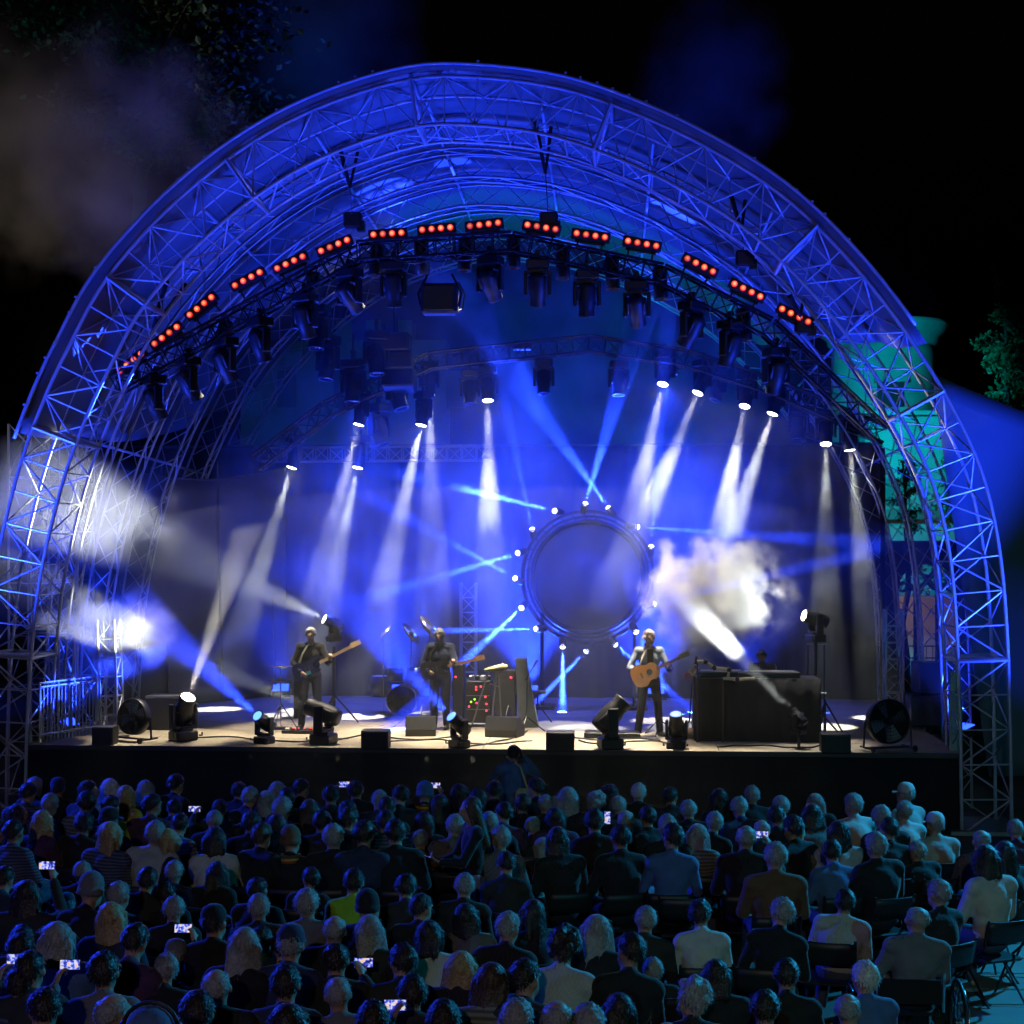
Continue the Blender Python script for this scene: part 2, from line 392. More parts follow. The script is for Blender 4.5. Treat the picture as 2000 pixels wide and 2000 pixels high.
# pale cloth side wall on the left
lw0 = atY(225, 905, 5.5); lw1 = atY(560, 905, 8.4)
lc = thing('side_wall_cloth', (lw0.x, 5.5, ST_Z), 0, 'pale grey tarpaulin wall closing the left rear of the stage', 'tarpaulin')
def lcp(u, v):
    a = lw0.lerp(lw1, u); top = a.z - .25 * math.sin(math.pi * u) - .1; return V((a.x, a.y + .12 * math.sin(u * 9 + v * 3), ST_Z + .02 + (top - ST_Z) * v))
tarp = pm('grey tarpaulin', (.10, .10, .12), .6, 0, .3, 1.2, .3, 4)
sm(MB().sheet(lcp, 40, 14, .01).build('cloth', tarp, lc))
MB().path([lcp(u / 12, 1) for u in range(13)], .02, 5).build('rope', alud, lc)
for u in (.3, .62, .93):
    a = lcp(u, 0) - V((0, .1, 0)); b = lcp(min(1, u + .05), 1) - V((.3, .2, -.3)); MB().tube(a, b, .03).build('prop_pole', alud, lc)

# ------------------------------------------------------------------ castle buildings behind
stone = pm('pale castle render', (.36, .35, .32), .9, 0, .6, 1.1, .9, 6)
darkstone = pm('dark ruin stone', (.16, .15, .14), .9, 0, .4, 1.2, .7, 6)
brown = pm('brown plaster', (.3, .21, .13), .85, 0, .3, 2)
TY = 24.
t0 = atY(1636, 700, TY); t1 = atY(1845, 700, TY); tc_ = (t0 + t1) / 2; th = atY(1700, 668, TY).z; trad = (t1.x - t0.x) / 2
tower = thing('round_tower', (tc_.x, TY + trad, 0), 0, 'round castle tower lit turquoise with flared cornice right of stage', 'tower')
sm(MB().lathe([(trad * 1.02, 0), (trad, 2), (trad * .99, th - .3), (trad * .99, th)], 48, None, (tc_.x, TY + trad, 0)).build('wall', stone, tower))
sm(MB().lathe([(trad * .98, th), (trad * 1.06, th + .08), (trad * 1.08, th + .25), (trad * 1.2, th + .4), (trad * 1.22, th + .52), (trad * 1.27, th + .6), (trad * 1.27, th + .72), (.1, th + .74)], 48, None, (tc_.x, TY + trad, 0)).build('cornice', stone, tower))
wq = atY(1738, 772, TY); MB().box((wq.x, TY + .15, wq.z), (.75, .5, .75)).build('window', pm('dark opening', (.02, .025, .03), .8, 0, 0), tower)
MB().box((wq.x, TY - .12, wq.z + .43), (.95, .3, .1)).build('window_lintel', stone, tower)
MB().box((wq.x, TY - .12, wq.z - .43), (.95, .3, .1)).build('window_sill', stone, tower)
# lower range in front of the tower
a = atY(1690, 812, 21); b = atY(2030, 812, 21)
rng_ = thing('castle_range', (a.x, 21, 0), 0, 'lower turquoise lit castle range in front of the round tower', 'building')
MB().box(((a.x + b.x) / 2 + 0, 21.8, a.z / 2), (b.x - a.x, 1.6, a.z)).build('wall', stone, rng_)
MB().box(((a.x + b.x) / 2, 21.75, a.z + .06), (b.x - a.x + .1, 1.9, .12)).build('coping', stone, rng_)
c = atY(1790, 1005, 21); MB().box((c.x, 20.95, c.z), (b.x - a.x - .4, .25, .28)).build('string_course', darkstone, rng_)
c = atY(1745, 960, 21); MB().box((c.x, 21.0, c.z), (.9, .06, .75)).build('blocked_window', darkstone, rng_)
# ruined wall with the gothic window
GY = 13.
def G(px, py): return atY(px, py, GY)
gx0, gx1 = G(1700, 1200).x, G(2100, 1200).x; gz = G(1800, 1056).z
ruin = thing('ruined_chapel_wall', ((gx0 + gx1) / 2, GY, 0), 0, 'dark ruined wall with gothic tracery window right of stage', 'ruin wall')
wl, wr = G(1752, 1200).x, G(1878, 1200).x; wb = G(1800, 1330).z; wsp = G(1800, 1165).z; wtop = G(1800, 1098).z; wcx = (wl + wr) / 2
def arcpts(cx_, hw, z0, z1, n=10):      # pointed arch outline left foot to right foot
    L_ = []
    for i in range(n + 1):
        t = i / n; L_.append((cx_ - hw * math.cos(t * math.pi / 2) ** .8 * 1.0, z0 + (z1 - z0) * math.sin(t * math.pi / 2) ** .9))
    return L_ + [(2 * cx_ - x, z) for x, z in reversed(L_[:-1])]
ap = arcpts(wcx, (wr - wl) / 2, wsp, wtop)
def wallblock(mb, x0, x1, z0, z1, y0=GY, y1=GY + .7): mb.box(((x0 + x1) / 2, (y0 + y1) / 2, (z0 + z1) / 2), (x1 - x0, y1 - y0, z1 - z0))
m_ = MB(); wallblock(m_, gx0, wl, 0, gz); m_.build('wall', darkstone, ruin)
m_ = MB(); wallblock(m_, wr, gx1, 0, gz); m_.build('wall', darkstone, ruin)
m_ = MB(); wallblock(m_, wl, wr, 0, wb); m_.build('wall', darkstone, ruin)
m_ = MB()
top = [(wl, gz), (wr, gz)]; k = len(ap); vs = [V((x, GY, z)) for x, z in ap] + [V((x, GY, gz)) for x, z in ap]; vs += [q + V((0, .7, 0)) for q in vs]
fs = []
for i in range(k - 1): fs += [(i, i + 1, k + i + 1, k + i), (2 * k + i + 1, 2 * k + i, 3 * k + i, 3 * k + i + 1), (i + 1, i, 2 * k + i, 2 * k + i + 1), (k + i, k + i + 1, 3 * k + i + 1, 3 * k + i)]
m_.add(vs, fs).build('arch_wall', darkstone, ruin)
mul = []
W_ = wr - wl
for f in (.33, .67): x = wl + W_ * f; MB().box((x, GY + .3, (wb + wsp) / 2 - .02), (.09, .16, wsp - wb + .05)).build('mullion', darkstone, ruin)
for c0 in (.165, .5, .835):
    q = arcpts(wl + W_ * c0, W_ * .165, wsp, wsp + W_ * .2, 6); MB().path([V((x, GY + .3, z)) for x, z in q], .035, 6).build('tracery', darkstone, ruin)
for (fx, fz, rr) in ((.33, .46, .15), (.67, .46, .15), (.5, .78, .12), (.12, .27, .07), (.88, .27, .07)):
    cxx, czz = wl + W_ * fx, wsp + (wtop - wsp) * fz
    MB().path([V((cxx + W_ * rr * math.cos(t * .5236), GY + .3, czz + W_ * rr * math.sin(t * .5236))) for t in range(12)], .032, 6, True).build('tracery', darkstone, ruin)
MB().path([V((x, GY + .25, z)) for x, z in ap], .06, 6).build('window_moulding', darkstone, ruin)
# lit interior behind the window
inn = thing('castle_courtyard_wall', (wcx, 17, 0), 0, 'brown plastered courtyard wall seen through the gothic window', 'wall')
iz = atY(1800, 1242, 17).z; iz2 = atY(1800, 1165, 17).z
MB().box((wcx, 17.3, (iz + iz2) / 2), (3.4, .5, iz2 - iz)).build('plaster', brown, inn)
MB().box((wcx, 17.3, iz / 2), (3.4, .5, iz)).build('base', stone, inn)
rail = thing('balcony_railing', (wcx, 15, 0), 0, 'thin iron railing seen through the gothic window', 'railing')
rz = atY(1800, 1262, 15).z; rb = atY(1800, 1285, 15).z
for z in (rz, rb): MB().tube((wcx - 1.1, 15, z), (wcx + 1.1, 15, z), .018, n=5).build('rail', alud, rail)
for i in range(15): MB().tube((wcx - 1.05 + i * .15, 15, rb - .05), (wcx - 1.05 + i * .15, 15, rz), .009, n=5).build('baluster', alud, rail)
MB().tube((wcx - 1.1, 15, 0), (wcx - 1.1, 15, rz), .03, n=5).build('post', alud, rail); MB().tube((wcx + 1.1, 15, 0), (wcx + 1.1, 15, rz), .03, n=5).build('post', alud, rail)
# castle wall seen between the rigging at the left rear
cw = thing('castle_wall', (-7, 22, 0), 0, 'turquoise lit castle wall glimpsed behind the left rear rigging', 'castle wall')
ca, cb = atY(470, 700, 22), atY(870, 700, 22); cz = atY(700, 665, 22).z
MB().box(((ca.x + cb.x) / 2, 22.6, cz / 2), (cb.x - ca.x, 1.2, cz)).build('wall', stone, cw)
for i in range(6): MB().box((ca.x + .4 + i * .9, 22.5, cz + .3), (.45, 1.0, .6)).build('merlon', stone, cw)
for i in range(4): q = atY(560 + i * 110, 760, 21.98); MB().box((q.x, 22.0, q.z), (.55, .1, 1.1)).build('window', darkstone, cw)

# paved path at the lower right
pav = thing('paved_path', (0, 0, 0)); tag(pav, 'worn grey stone slab path beside the seats at right', 'path', kind='structure')
slabm = pm('grey stone slab', (.2, .2, .19), .75, 0, .3, 1.5, .4, 18)
sl = MB().box((0, 0, 0), (.78, .58, .05), bev=.008).mesh('slab'); 
p0 = atZ(1850, 1890, 0)
for j in range(9):
    for i in range(6):
        x = p0.x + .1 + i * .8 + (.4 if j % 2 else 0); y = p0.y + .6 - j * .6
        inst(sl, 'slab', slabm, pav, Matrix.Translation((x, y, .01 + random.uniform(-.006, .006))) @ Matrix.Rotation(random.uniform(-.012, .012), 4, 'Z'))
# ================================================================== rigging and lamps
hm = {}
hm['base'] = MB().box((0, 0, .07), (.34, .28, .14), bev=.02).box((0, 0, .155), (.2, .2, .03)).mesh('base')
_y = MB()
for s_ in (-1, 1): _y.box((s_ * .175, 0, .34), (.05, .13, .36), bev=.012); _y.box((s_ * .145, 0, .19), (.1, .14, .05), bev=.01)
_y.box((0, 0, .18), (.32, .15, .035))
hm['yoke'] = _y.mesh('yoke')
_h = [(.06, -.24), (.105, -.23), (.125, -.17), (.13, -.02), (.135, .05), (.115, .12), (.118, .2), (.124, .23), (.124, .245), (.105, .25), (.10, .235)]
hm['head'] = MB().lathe(_h, 18).box((.115, 0, -.08), (.05, .16, .2), bev=.01).box((-.115, 0, -.08), (.05, .16, .2), bev=.01).mesh('head', True)
hm['lens'] = MB().lathe([(.098, .236), (.098, .243), (.06, .25), (.02, .252)], 18).mesh('lens', True)
hm['clamp'] = MB().box((0, 0, -.05), (.05, .06, .1)).tube((0, -.05, -.11), (0, .05, -.11), .035, n=8).mesh('clamp')
hm['handle'] = MB().path([(-.2, .1, .07), (-.22, .14, .07), (-.22, .14, .11)], .012).path([(.2, .1, .07), (.22, .14, .07), (.22, .14, .11)], .012).mesh('handle')
def mhead(loc, aim, label, hang=False, scale=1., lens=None, power=0, color=WHITE, angle=12, blend=.3, group=None, roll=0., name='moving_head_light', rad=.05):
    """a moving head: base, yoke, head (> lens); aim is a world point the head looks at"""
    loc = V(loc); t = thing(name, loc, 0, label, 'stage light', group)
    base = Matrix.Rotation(math.pi, 4, 'X') if hang else Matrix.Identity(4)
    piv = loc + V((0, 0, (-.42 if hang else .42) * scale)); d = (V(aim) - piv).normalized()
    yaw = math.atan2(d.y, d.x) - math.pi / 2 + roll
    Mb = Matrix.Translation(loc) @ Matrix.Rotation(yaw, 4, 'Z') @ base @ Matrix.Scale(scale, 4)
    for k in ('base', 'yoke') + (('clamp',) if hang else ('handle',)): inst(hm[k], k, blackm, t, Mb)
    Mh = (Matrix.Translation(piv) @ frame(d).to_4x4() @ Matrix.Scale(scale, 4))
    h = inst(hm['head'], 'head', blackp, t, Mh); MW[h.name] = Mh
    ln = bpy.data.objects.new('lens', hm['lens']); COL.objects.link(ln)
    if not hm['lens'].materials: hm['lens'].materials.append(glassd)
    if lens: ln.material_slots[0].link = 'OBJECT'; ln.material_slots[0].material = lens
    ln.parent = h
    if power: spot(piv + d * .30 * scale, piv + d * 3, power, color, angle, blend, rad, t)
    return t

def truss(name, pts, label, size=.3, mat=None, r=.024, seg=.3):
    """box truss through world points; chords and lacing"""
    mat = mat or alud; t = thing(name, pts[0], 0, label, 'truss')
    for a, b in zip(pts, pts[1:]):
        a, b = V(a), V(b); d = (b - a).normalized(); sd = V((0, 1, 0)) if abs(d.y) < .9 else V((1, 0, 0)); u = d.cross(sd).normalized(); sd = u.cross(d).normalized()
        cs = [(sd * i + u * j) * size / 2 for i, j in ((-1, -1), (1, -1), (1, 1), (-1, 1))]; L = (b - a).length; n = max(2, int(L / seg))
        for c_ in cs: MB().tube(a + c_, b + c_, r, n=6).build('chord', mat, t)
        l = MB()
        for i in range(n):
            for k in range(4):
                p, q = a + (b - a) * (i / n), a + (b - a) * ((i + 1) / n)
                c0, c1 = (cs[k], cs[(k + 1) % 4]) if i % 2 else (cs[(k + 1) % 4], cs[k]); l.tube(p + c0, q + c1, r * .5, n=5)
                l.tube(p + cs[k], p + cs[(k + 1) % 4], r * .5, n=5)
        tag(l.build('lacing', mat, t), kind='stuff')
    return t
FY = 1.5
FT = [atY(x, y, FY) for x, y in ((228, 752), (700, 492), (1000, 474), (1292, 536), (1500, 640), (1722, 850))]
ftr = truss('lighting_truss', FT, 'long black box truss bent like a bow carrying red lamp bars', .3, blackm)
# chain hoists
for px, top in ((690, 300), (1072, 250), (1455, 395), (1570, 590), (250, 560)):
    bot = 445 if px < 1100 else (520 if px < 1500 else 650)
    if px == 250: bot = 735
    q = atY(px, bot, FY); tp = atY(px - 12 if px > 300 else px + 90, top, .9)
    o = MB().tube(q, q + (tp - q) * .55, .009, n=5); o.build('hoist_chain', alud, ftr)
    o = MB(); o.tube(q + (tp - q) * .55, tp + V((-.12, 0, .1)), .03, .045, n=6); o.tube(q + (tp - q) * .55, tp + V((.12, .3, .1)), .022, .03, n=6); o.build('hoist_sling', blackc, ftr)
    MB().box(q + V((0, 0, .12)), (.3, .22, .26), bev=.03).box(q + V((.13, 0, .02)), (.12, .18, .16)).build('hoist_motor', blackm, ftr)
# cables looping along the truss
for i in range(7):
    u = random.random(); k = random.randrange(0, 4); a = FT[k].lerp(FT[k + 1], .15 + .5 * u); b = FT[k].lerp(FT[k + 1], .45 + .5 * u)
    MB().path([a.lerp(b, s_ / 8) + V((0, -.2, -.16 - .12 * math.sin(math.pi * s_ / 8))) for s_ in range(9)], .014, 5).build('cable', blackp, ftr)
def on_truss(T, px):
    y = T[0].y
    for a, b in zip(T, T[1:]):
        pa, pb = proj(a), proj(b)
        if pa[0] <= px <= pb[0]: return a.lerp(b, (px - pa[0]) / (pb[0] - pa[0]))
    return T[0] if px < proj(T[0])[0] else T[-1]
def proj(p):
    q = V(p) - CAMP; d = q.dot(FW); return 1000 + FPX * q.dot(RT) / d, 1073 - FPX * q.z / d
# red four-lamp bars
bars = [(257, 709), (326, 656), (394, 599), (485, 546), (568, 514), (654, 481), (758, 458), (853, 448), (946, 440), (1058, 445), (1154, 461), (1254, 477), (1367, 519), (1459, 568), (1552, 617)]
angs = [-38, -36, -38, -27, -24, -22, -3, -4, -6, 10, 9, 11, 28, 27, 27]
barm = MB().box((0, 0, 0), (.64, .14, .17), bev=.015).box((0, .02, -.11), (.5, .04, .04)).mesh('housing')
ledm = MB().lathe([(.052, 0), (.05, .018), (.035, .036), (.01, .042)], 14, frame((0, -1, 0))).mesh('led_lens', True)
brk = MB().box((-.2, .02, -.17), (.03, .04, .16)).box((.2, .02, -.17), (.03, .04, .16)).mesh('bracket')
for i, ((px, py), an) in enumerate(zip(bars, angs)):
    p = atY(px, py, FY - .05); M = Matrix.Translation(p) @ Matrix.Rotation(R(an), 4, 'Y')
    t = thing('lamp_bar', p, 0, 'bar of four glowing red lamps, %s from the left on the bowed truss' % ORD[i], 'lamp bar', 'red lamp bars along the front truss')
    inst(barm, 'housing', blackp, t, M); inst(brk, 'bracket', blackm, t, M)
    for k in range(4): inst(ledm, 'led_lens', e_red, t, M @ Matrix.Translation((-.232 + k * .155, -.072, .0)))
rcx = atY(1148, 1127, 6.2).x
# hanging moving heads (px, py of the head centre, aim offset)
heads = [(318, 790, .35), (388, 742, .45), (455, 678, .35), (520, 642, .25), (603, 600, .15), (688, 575, .12), (770, 556, .02), (957, 549, -.02), (1049, 557, -.03), (1146, 567, -.02), (1241, 593, -.08), (1331, 612, -.5), (1414, 672, -.3), (1510, 708, -.15)]
for i, (px, py, lean) in enumerate(heads):
    tp = on_truss(FT, px - lean * 40); loc = V((tp.x, FY, tp.z - .20)); sc_ = 1.12
    kw = {}
    if i in (5, 7, 10): kw = dict(lens=e_blueh, power=1000, color=BLUE, angle=30, blend=.6)  # blue light added to tint the ring screen, lenses turned away
    if i == 9: kw = dict(lens=e_white, power=2600, color=WHITE, angle=8, blend=.3)
    mhead(loc, loc + V((lean * 2.2, .5 + .25 * (i % 3), -2.6)) if i not in (5, 7, 10) else V((rcx + (i - 7) * .5, 6.2, 3.6)), 'black moving head hanging from the bowed truss, %s from left' % ORD[i], True, sc_, group='moving heads under the front truss', **kw)
# snooted lamps added behind the truss to light the deck and two players
snm = MB().lathe([(.11, -.22), (.12, -.2), (.12, .32), (.112, .32), (.112, -.18), (.05, -.19)], 16).mesh('snoot_tube', True)
for i, px in enumerate((430, 605, 730, 820, 905, 1000, 1098, 1196, 1290, 1455)):
    tp = on_truss(FT, px); loc = V((tp.x, FY + .32, tp.z - .05)); e = V((tp.x * 1.16 - .1, 1.0, ST_Z)) if px not in (605, 820) else atZ(607 if px == 605 else 860, 1424, ST_Z) + V((0, -.15, .8)); d = (e - loc).normalized()
    t = thing('added_snoot_light', loc, 0, 'added black snooted lamp lighting the stage from the bowed truss, %s from left' % ORD[i], 'stage light', 'added snooted lamps on the front truss')
    M = Matrix.Translation(loc) @ frame(d).to_4x4(); inst(snm, 'snoot_tube', blackm, t, M); MB().box(loc + V((0, -.12, .1)), (.06, .2, .06)).build('bracket', blackm, t)
    MB().lathe([(.1, -.17), (.1, -.16)], 14, frame(d), loc).build('lens', e_warm, t)
    spot(loc - d * .05, e, 4000 if px < 1400 else 2200, (1, .87, .64) if px < 1400 else (1, .94, .84), 27, .6, .04, t)
# big strobe panel
q = atY(859, 585, FY); t = thing('strobe_light', q, 0, 'square black floodlight hanging between moving heads on the bowed truss', 'floodlight')
MB().box(q, (.6, .34, .5), bev=.04).build('housing', blackp, t); MB().box(q + V((0, -.19, 0)), (.5, .03, .4), bev=.01).build('front_grille', blackm, t)
for s_ in (-1, 1): MB().path([q + V((s_ * .31, 0, -.12)), q + V((s_ * .36, 0, .1)), q + V((s_ * .2, 0, .42))], .022).build('yoke_arm', blackm, t)
MB().path([q + V((.3, .1, .3)), q + V((.4, .1, .1)), q + V((.36, .1, -.15)), q + V((.2, .1, -.2))], .014).build('cable', blackp, t)

# rear truss with the white beams
RY = 5.6
RTp = [atY(x, y, RY) for x, y in ((500, 905), (640, 800), (840, 705), (1150, 672), (1340, 700), (1520, 760), (1730, 850))]
truss('rear_lighting_truss', RTp, 'dim rear truss bent over the stage holding white beam lamps', .3, blackm)
T3 = [atY(500, 888, 8.2), atY(960, 885, 8.2)]
truss('backdrop_truss', T3, 'straight truss at the top of the backdrop on the left', .3, greym)
wb_ = [  # lamp px, beam end px, power
 (569, 915, 505, 1120, 1.0), (700, 831, 655, 1010, .9), (839, 773, 842, 960, .7), (822, 832, 752, 1140, 1.35), (698, 915, 650, 1140, 1.1), (953, 784, 955, 960, .8),
 (1294, 752, 1266, 880, .7), (1362, 769, 1310, 890, .7), (1454, 795, 1428, 930, .7), (1508, 810, 1432, 1030, 1.2), (1613, 869, 1613, 1020, .8), (1660, 881, 1690, 1150, 1.0)]
for i, (px, py, ex, ey, pw_) in enumerate(wb_):
    lens_p = atY(px, py, RY + (.0 if py < 905 else 1.2) + (.55 if px == 839 else 0)); yb = lens_p.y + random.uniform(-.3, .1)
    end = atY(ex, ey, yb - .35); d = (end - lens_p).normalized(); piv = lens_p - d * .26; loc = piv + V((0, 0, .42))
    tz = on_truss(RTp, px).z
    t = mhead(loc, piv + d * 5, 'rear lamp throwing a white beam down, %s of the white beams from left' % ORD[i], True, 1., e_white, 7000 * pw_, WHITE, 11.5, .2, 'white beam lamps on the rear truss')
    if tz > loc.z + .25: MB().tube(loc, (loc.x, loc.y, tz), .024).build('drop_pipe', blackm, t)
# dark unlit fixtures clustered at the left rear and along the rear truss
for i, (px, py, y_) in enumerate([(640, 700, 5.0), (690, 745, 5.4), (735, 690, 5.0), (775, 760, 5.6), (620, 640, 4.6), (740, 830, 6.2), (1062, 745, RY), (1208, 748, RY), (918, 765, RY), (1404, 760, RY + 1.2), (1560, 835, RY + 1.2)]):
    q = atY(px, py, y_); loc = q + V((0, 0, .42))
    t = mhead(loc, loc + V((random.uniform(-.6, .6), -.3, -2.)), 'unlit dark moving head hanging in the rear rigging near %s' % ['the left purlins', 'the turquoise wall patch', 'the dark speaker cluster', 'the twin white beams', 'the left arch ribs', 'the backdrop truss', 'the centre above the ring', 'the right of the ring', 'the third white beam', 'the right white beam pair', 'the lowest right beams'][i], True, 1.25 if i < 6 else 1., group='unlit rear fixtures')
    tz = on_truss(RTp, px).z + (1.2 if i < 6 else 0); MB().tube(loc, (loc.x, loc.y, max(loc.z + .2, tz)), .025).build('drop_pipe', blackm, t)
# hanging speaker cluster (dark block)
q = atY(770, 690, 5.2); t = thing('hanging_speaker', q, 0, 'dark speaker column hanging in the left rear rigging', 'speaker')
for k in range(3): MB().box(q + V((.04 * k, .05 * k, -.36 * k + .2)), (.62, .5, .34), Matrix.Rotation(R(-6 * k), 3, 'X'), .03).build('cabinet', blackp, t)
MB().tube(q + V((0, 0, .37)), q + V((0, 0, 2.)), .02).build('hang_chain', blackm, t)

# ------------------------------------------------------------------ ring screen
RGY = 6.2; rc_ = atY(1148, 1127, RGY); sR = pxm(rc_)
ring = thing('ring_screen', (rc_.x, RGY, ST_Z), 0, 'large round screen framed by dark ring trusses at centre stage', 'round screen')
scr = pm('projection cloth', (.38, .38, .42), .8, 0, .12, .8)
fy = frame((0, -1, 0)); r_ = 104 / sR
sm(MB().lathe([(r_, 0), (r_, .03), (.01, .032)], 64, fy, rc_).build('screen', scr, ring))
for rr, tr, yy in ((108, .045, -.05), (118, .03, .1), (128, .035, -.02), (128, .03, .25), (112, .03, .25)):
    R_ = rr / sR; sm(MB().path([rc_ + V((R_ * math.cos(t * math.pi / 36), yy, R_ * math.sin(t * math.pi / 36))) for t in range(72)], tr, 8, True).build('ring_tube', blackm, ring))
l = MB()
for t in range(36):
    a0, a1 = t * math.pi / 18, (t + .5) * math.pi / 18; i_, o_ = 108 / sR, 128 / sR
    l.tube(rc_ + V((i_ * math.cos(a0), -.03, i_ * math.sin(a0))), rc_ + V((o_ * math.cos(a1), -.02, o_ * math.sin(a1))), .012, n=5)
    l.tube(rc_ + V((o_ * math.cos(a0), -.02, o_ * math.sin(a0))), rc_ + V((o_ * math.cos(a1), .25, o_ * math.sin(a1))), .012, n=5)
tag(l.build('lacing', blackm, ring), kind='stuff')
for s_ in (-1, 1):
    MB().tube((rc_.x + s_ * .9, RGY + .2, ST_Z), (rc_.x + s_ * .9, RGY + .2, rc_.z - .7), .04).build('support_post', blackm, ring)
    MB().box((rc_.x + s_ * .9, RGY + .2, ST_Z + .03), (.5, .7, .06)).build('foot', blackm, ring)
# 16 blue beam lamps: lamp px, aim px, aim depth, power
bl = [(1143, 985, 1240, 660, 5.2, 2.2, 10), (1189, 993, 900, 590, 5.4, 2.2, 10), (1084, 998, 960, 968, 5.0, .7, 4), (1040, 1035, 965, 690, 5.3, .1, 6), (1244, 1029, 1345, 1036, 5.9, .3, 5), (1272, 1069, 1280, 960, 5.8, .2, 5),
      (1012, 1080, 700, 1175, 4.0, .45, 5), (1007, 1130, 800, 1015, 4.5, .25, 5), (1019, 1187, 850, 1345, 3.6, 1.1, 5), (1285, 1131, 1350, 1185, 6.0, .2, 4), (1276, 1180, 1390, 1152, 5.9, .28, 5), (1048, 1228, 740, 1235, 5.0, 1.0, 4),
      (1242, 1233, 1262, 1270, 5.9, .25, 4), (1099, 1262, 1099, 1385, 5.7, 1.1, 7), (1146, 1271, 1035, 1385, 5.7, .9, 5), (1201, 1258, 1250, 1300, 5.95, .9, 5)]
order = sorted(range(16), key=lambda i: math.atan2(bl[i][0] - 1148, -(bl[i][1] - 1127)) % (2 * math.pi))
lamph = MB().lathe([(.03, -.2), (.06, -.19), (.07, -.12), (.07, .0), (.062, .02), (.05, .015)], 12).mesh('housing', True)
lampl = MB().lathe([(.052, .012), (.05, .02), (.01, .028)], 12).mesh('lens', True)
for i, (px, py, ax, ay, ya, pw_, an) in enumerate(bl):
    yy = RGY - .18; p = atY(px, py, yy); e = atY(ax, ay, ya); d = (e - p).normalized()
    t = thing('beam_lamp', p, 0, 'small blue beam lamp on the ring screen, %s clockwise from the top' % ORD[order.index(i)], 'beam lamp', 'blue beam lamps around the ring')
    M = Matrix.Translation(p) @ frame(d).to_4x4(); inst(lamph, 'housing', blackm, t, M)
    ln = inst(lampl, 'lens', e_blue, t, Matrix.Translation(p - V((0, .02, 0))) @ frame((d + V((0, -1.2, 0)))).to_4x4())
    cdir = (p - rc_); cdir.y = 0; MB().tube(p, rc_ + cdir.normalized() * (128 / sR) + V((0, .1, 0)), .015, n=5).build('arm', blackm, t)
    spot(p + d * .06, e, 26000 * pw_ * (1.0 if i < 2 else 14), BLUE, an, .3, .03, t)

# ------------------------------------------------------------------ floor fixtures
def onst(px, py): return atZ(px, py, ST_Z)
def aimpx(px, py, y): return atY(px, py, y)
mhead(onst(358, 1446), aimpx(475, 1060, -.6), 'large floor moving head shining warm white at the left stage front', False, 1.15, e_warm, 36000, WARM, 9, .3)
mhead(onst(516, 1452), aimpx(395, 1300, -.8), 'squat blue lit moving head on the left stage front', False, .82, e_blueh, 90000, BLUE, 13, .3)
mhead(onst(632, 1453), aimpx(240, 1232, 1.3), 'big moving head tilted flat to the left before the bassist', False, 1.2, e_white, 8000, WHITE, 13, .25)
mhead(onst(897, 1460), aimpx(770, 1285, -.7), 'squat blue lit moving head before the grey haired guitarist', False, .86, e_blueh, 80000, BLUE, 14, .3)
mhead(onst(1192, 1462), aimpx(1275, 1310, .35), 'large moving head glaring at the singer from the stage front', False, 1.25, e_warm, 900, WARM, 20, .3)
mhead(onst(1321, 1462), aimpx(1312, 1250, -.4), 'squat blue lit moving head right of the singer', False, .86, e_blueh, 5000, BLUE, 10, .3)
q = atY(652, 1217, 3.6)
t = mhead(q - V((0, 0, .34)), aimpx(150, 985, 1.5), 'bright white moving head on a tall stand behind the bassist', False, .8, e_white, 8500, WHITE, 24, .75)
MB().tube((q.x, q.y, ST_Z), (q.x, q.y, q.z - .42), .03).build('stand_pole', blackm, t)
for k in range(3): a_ = k * 2.1; MB().tube((q.x, q.y, ST_Z + .5), (q.x + .45 * math.cos(a_), q.y + .45 * math.sin(a_), ST_Z), .015).build('stand_leg', blackm, t)
q = atY(1593, 1204, 1.9)
t = mhead(q - V((0, 0, .42)), aimpx(1400, 1150, 1.3), 'bright white moving head on a stand behind the keyboards', False, .9, e_warm, 260, WHITE, 62, .3)
MB().tube((q.x, q.y, ST_Z), (q.x, q.y, q.z - .42), .03).build('stand_pole', blackm, t)
for k in range(3): a_ = k * 2.1; MB().tube((q.x, q.y, ST_Z + .5), (q.x + .45 * math.cos(a_), q.y + .45 * math.sin(a_), ST_Z), .015).build('stand_leg', blackm, t)
q = atY(1545, 1371, .4)
t = mhead(q - V((-.12, 0, .50)), aimpx(1390, 1225, 1.35), 'small white beam light in front of the keyboard riser', False, .62, e_white, 15000, WHITE, 11, .25)
MB().tube((q.x + .12, q.y, ST_Z), (q.x + .12, q.y, q.z - .5), .025).build('stand_pole', blackm, t)

# ------------------------------------------------------------------ wash floods (blue and turquoise)
def flood(loc, aim, power, color, angle, label, blend=.6, rad=.15):
    loc = V(loc); d = (V(aim) - loc).normalized(); t = thing('wash_floodlight', loc, 0, label, 'floodlight')
    f = frame(d); lit = MAT.get('flood %s' % (label,)) or em('flood ' + label, color, 6)
    MB().box(loc - d * .12, (.36, .28, .16), f, .02).build('housing', blackm, t); MB().box(loc - d * .036, (.32, .24, .012), f).build('lens', lit, t)
    MB().path([loc - d * .12 + f @ V((-.2, 0, 0)), loc - d * .12 + f @ V((-.22, -.2, 0)), loc - d * .12 + f @ V((.22, -.2, 0)), loc - d * .12 + f @ V((.2, 0, 0))], .014).build('bracket', blackm, t)
    spot(loc, aim, power, color, angle, blend, rad, t, 'wash_light'); return t
flood((-7.9, 3.6, 1.2), (-4.2, .6, 10), 4200, BLUE, 75, 'blue floodlight at the foot of the left arch leg')
flood((7.75, 2.2, 1.4), (5.0, .6, 10), 2400, BLUE, 70, 'blue floodlight at the foot of the right arch leg')
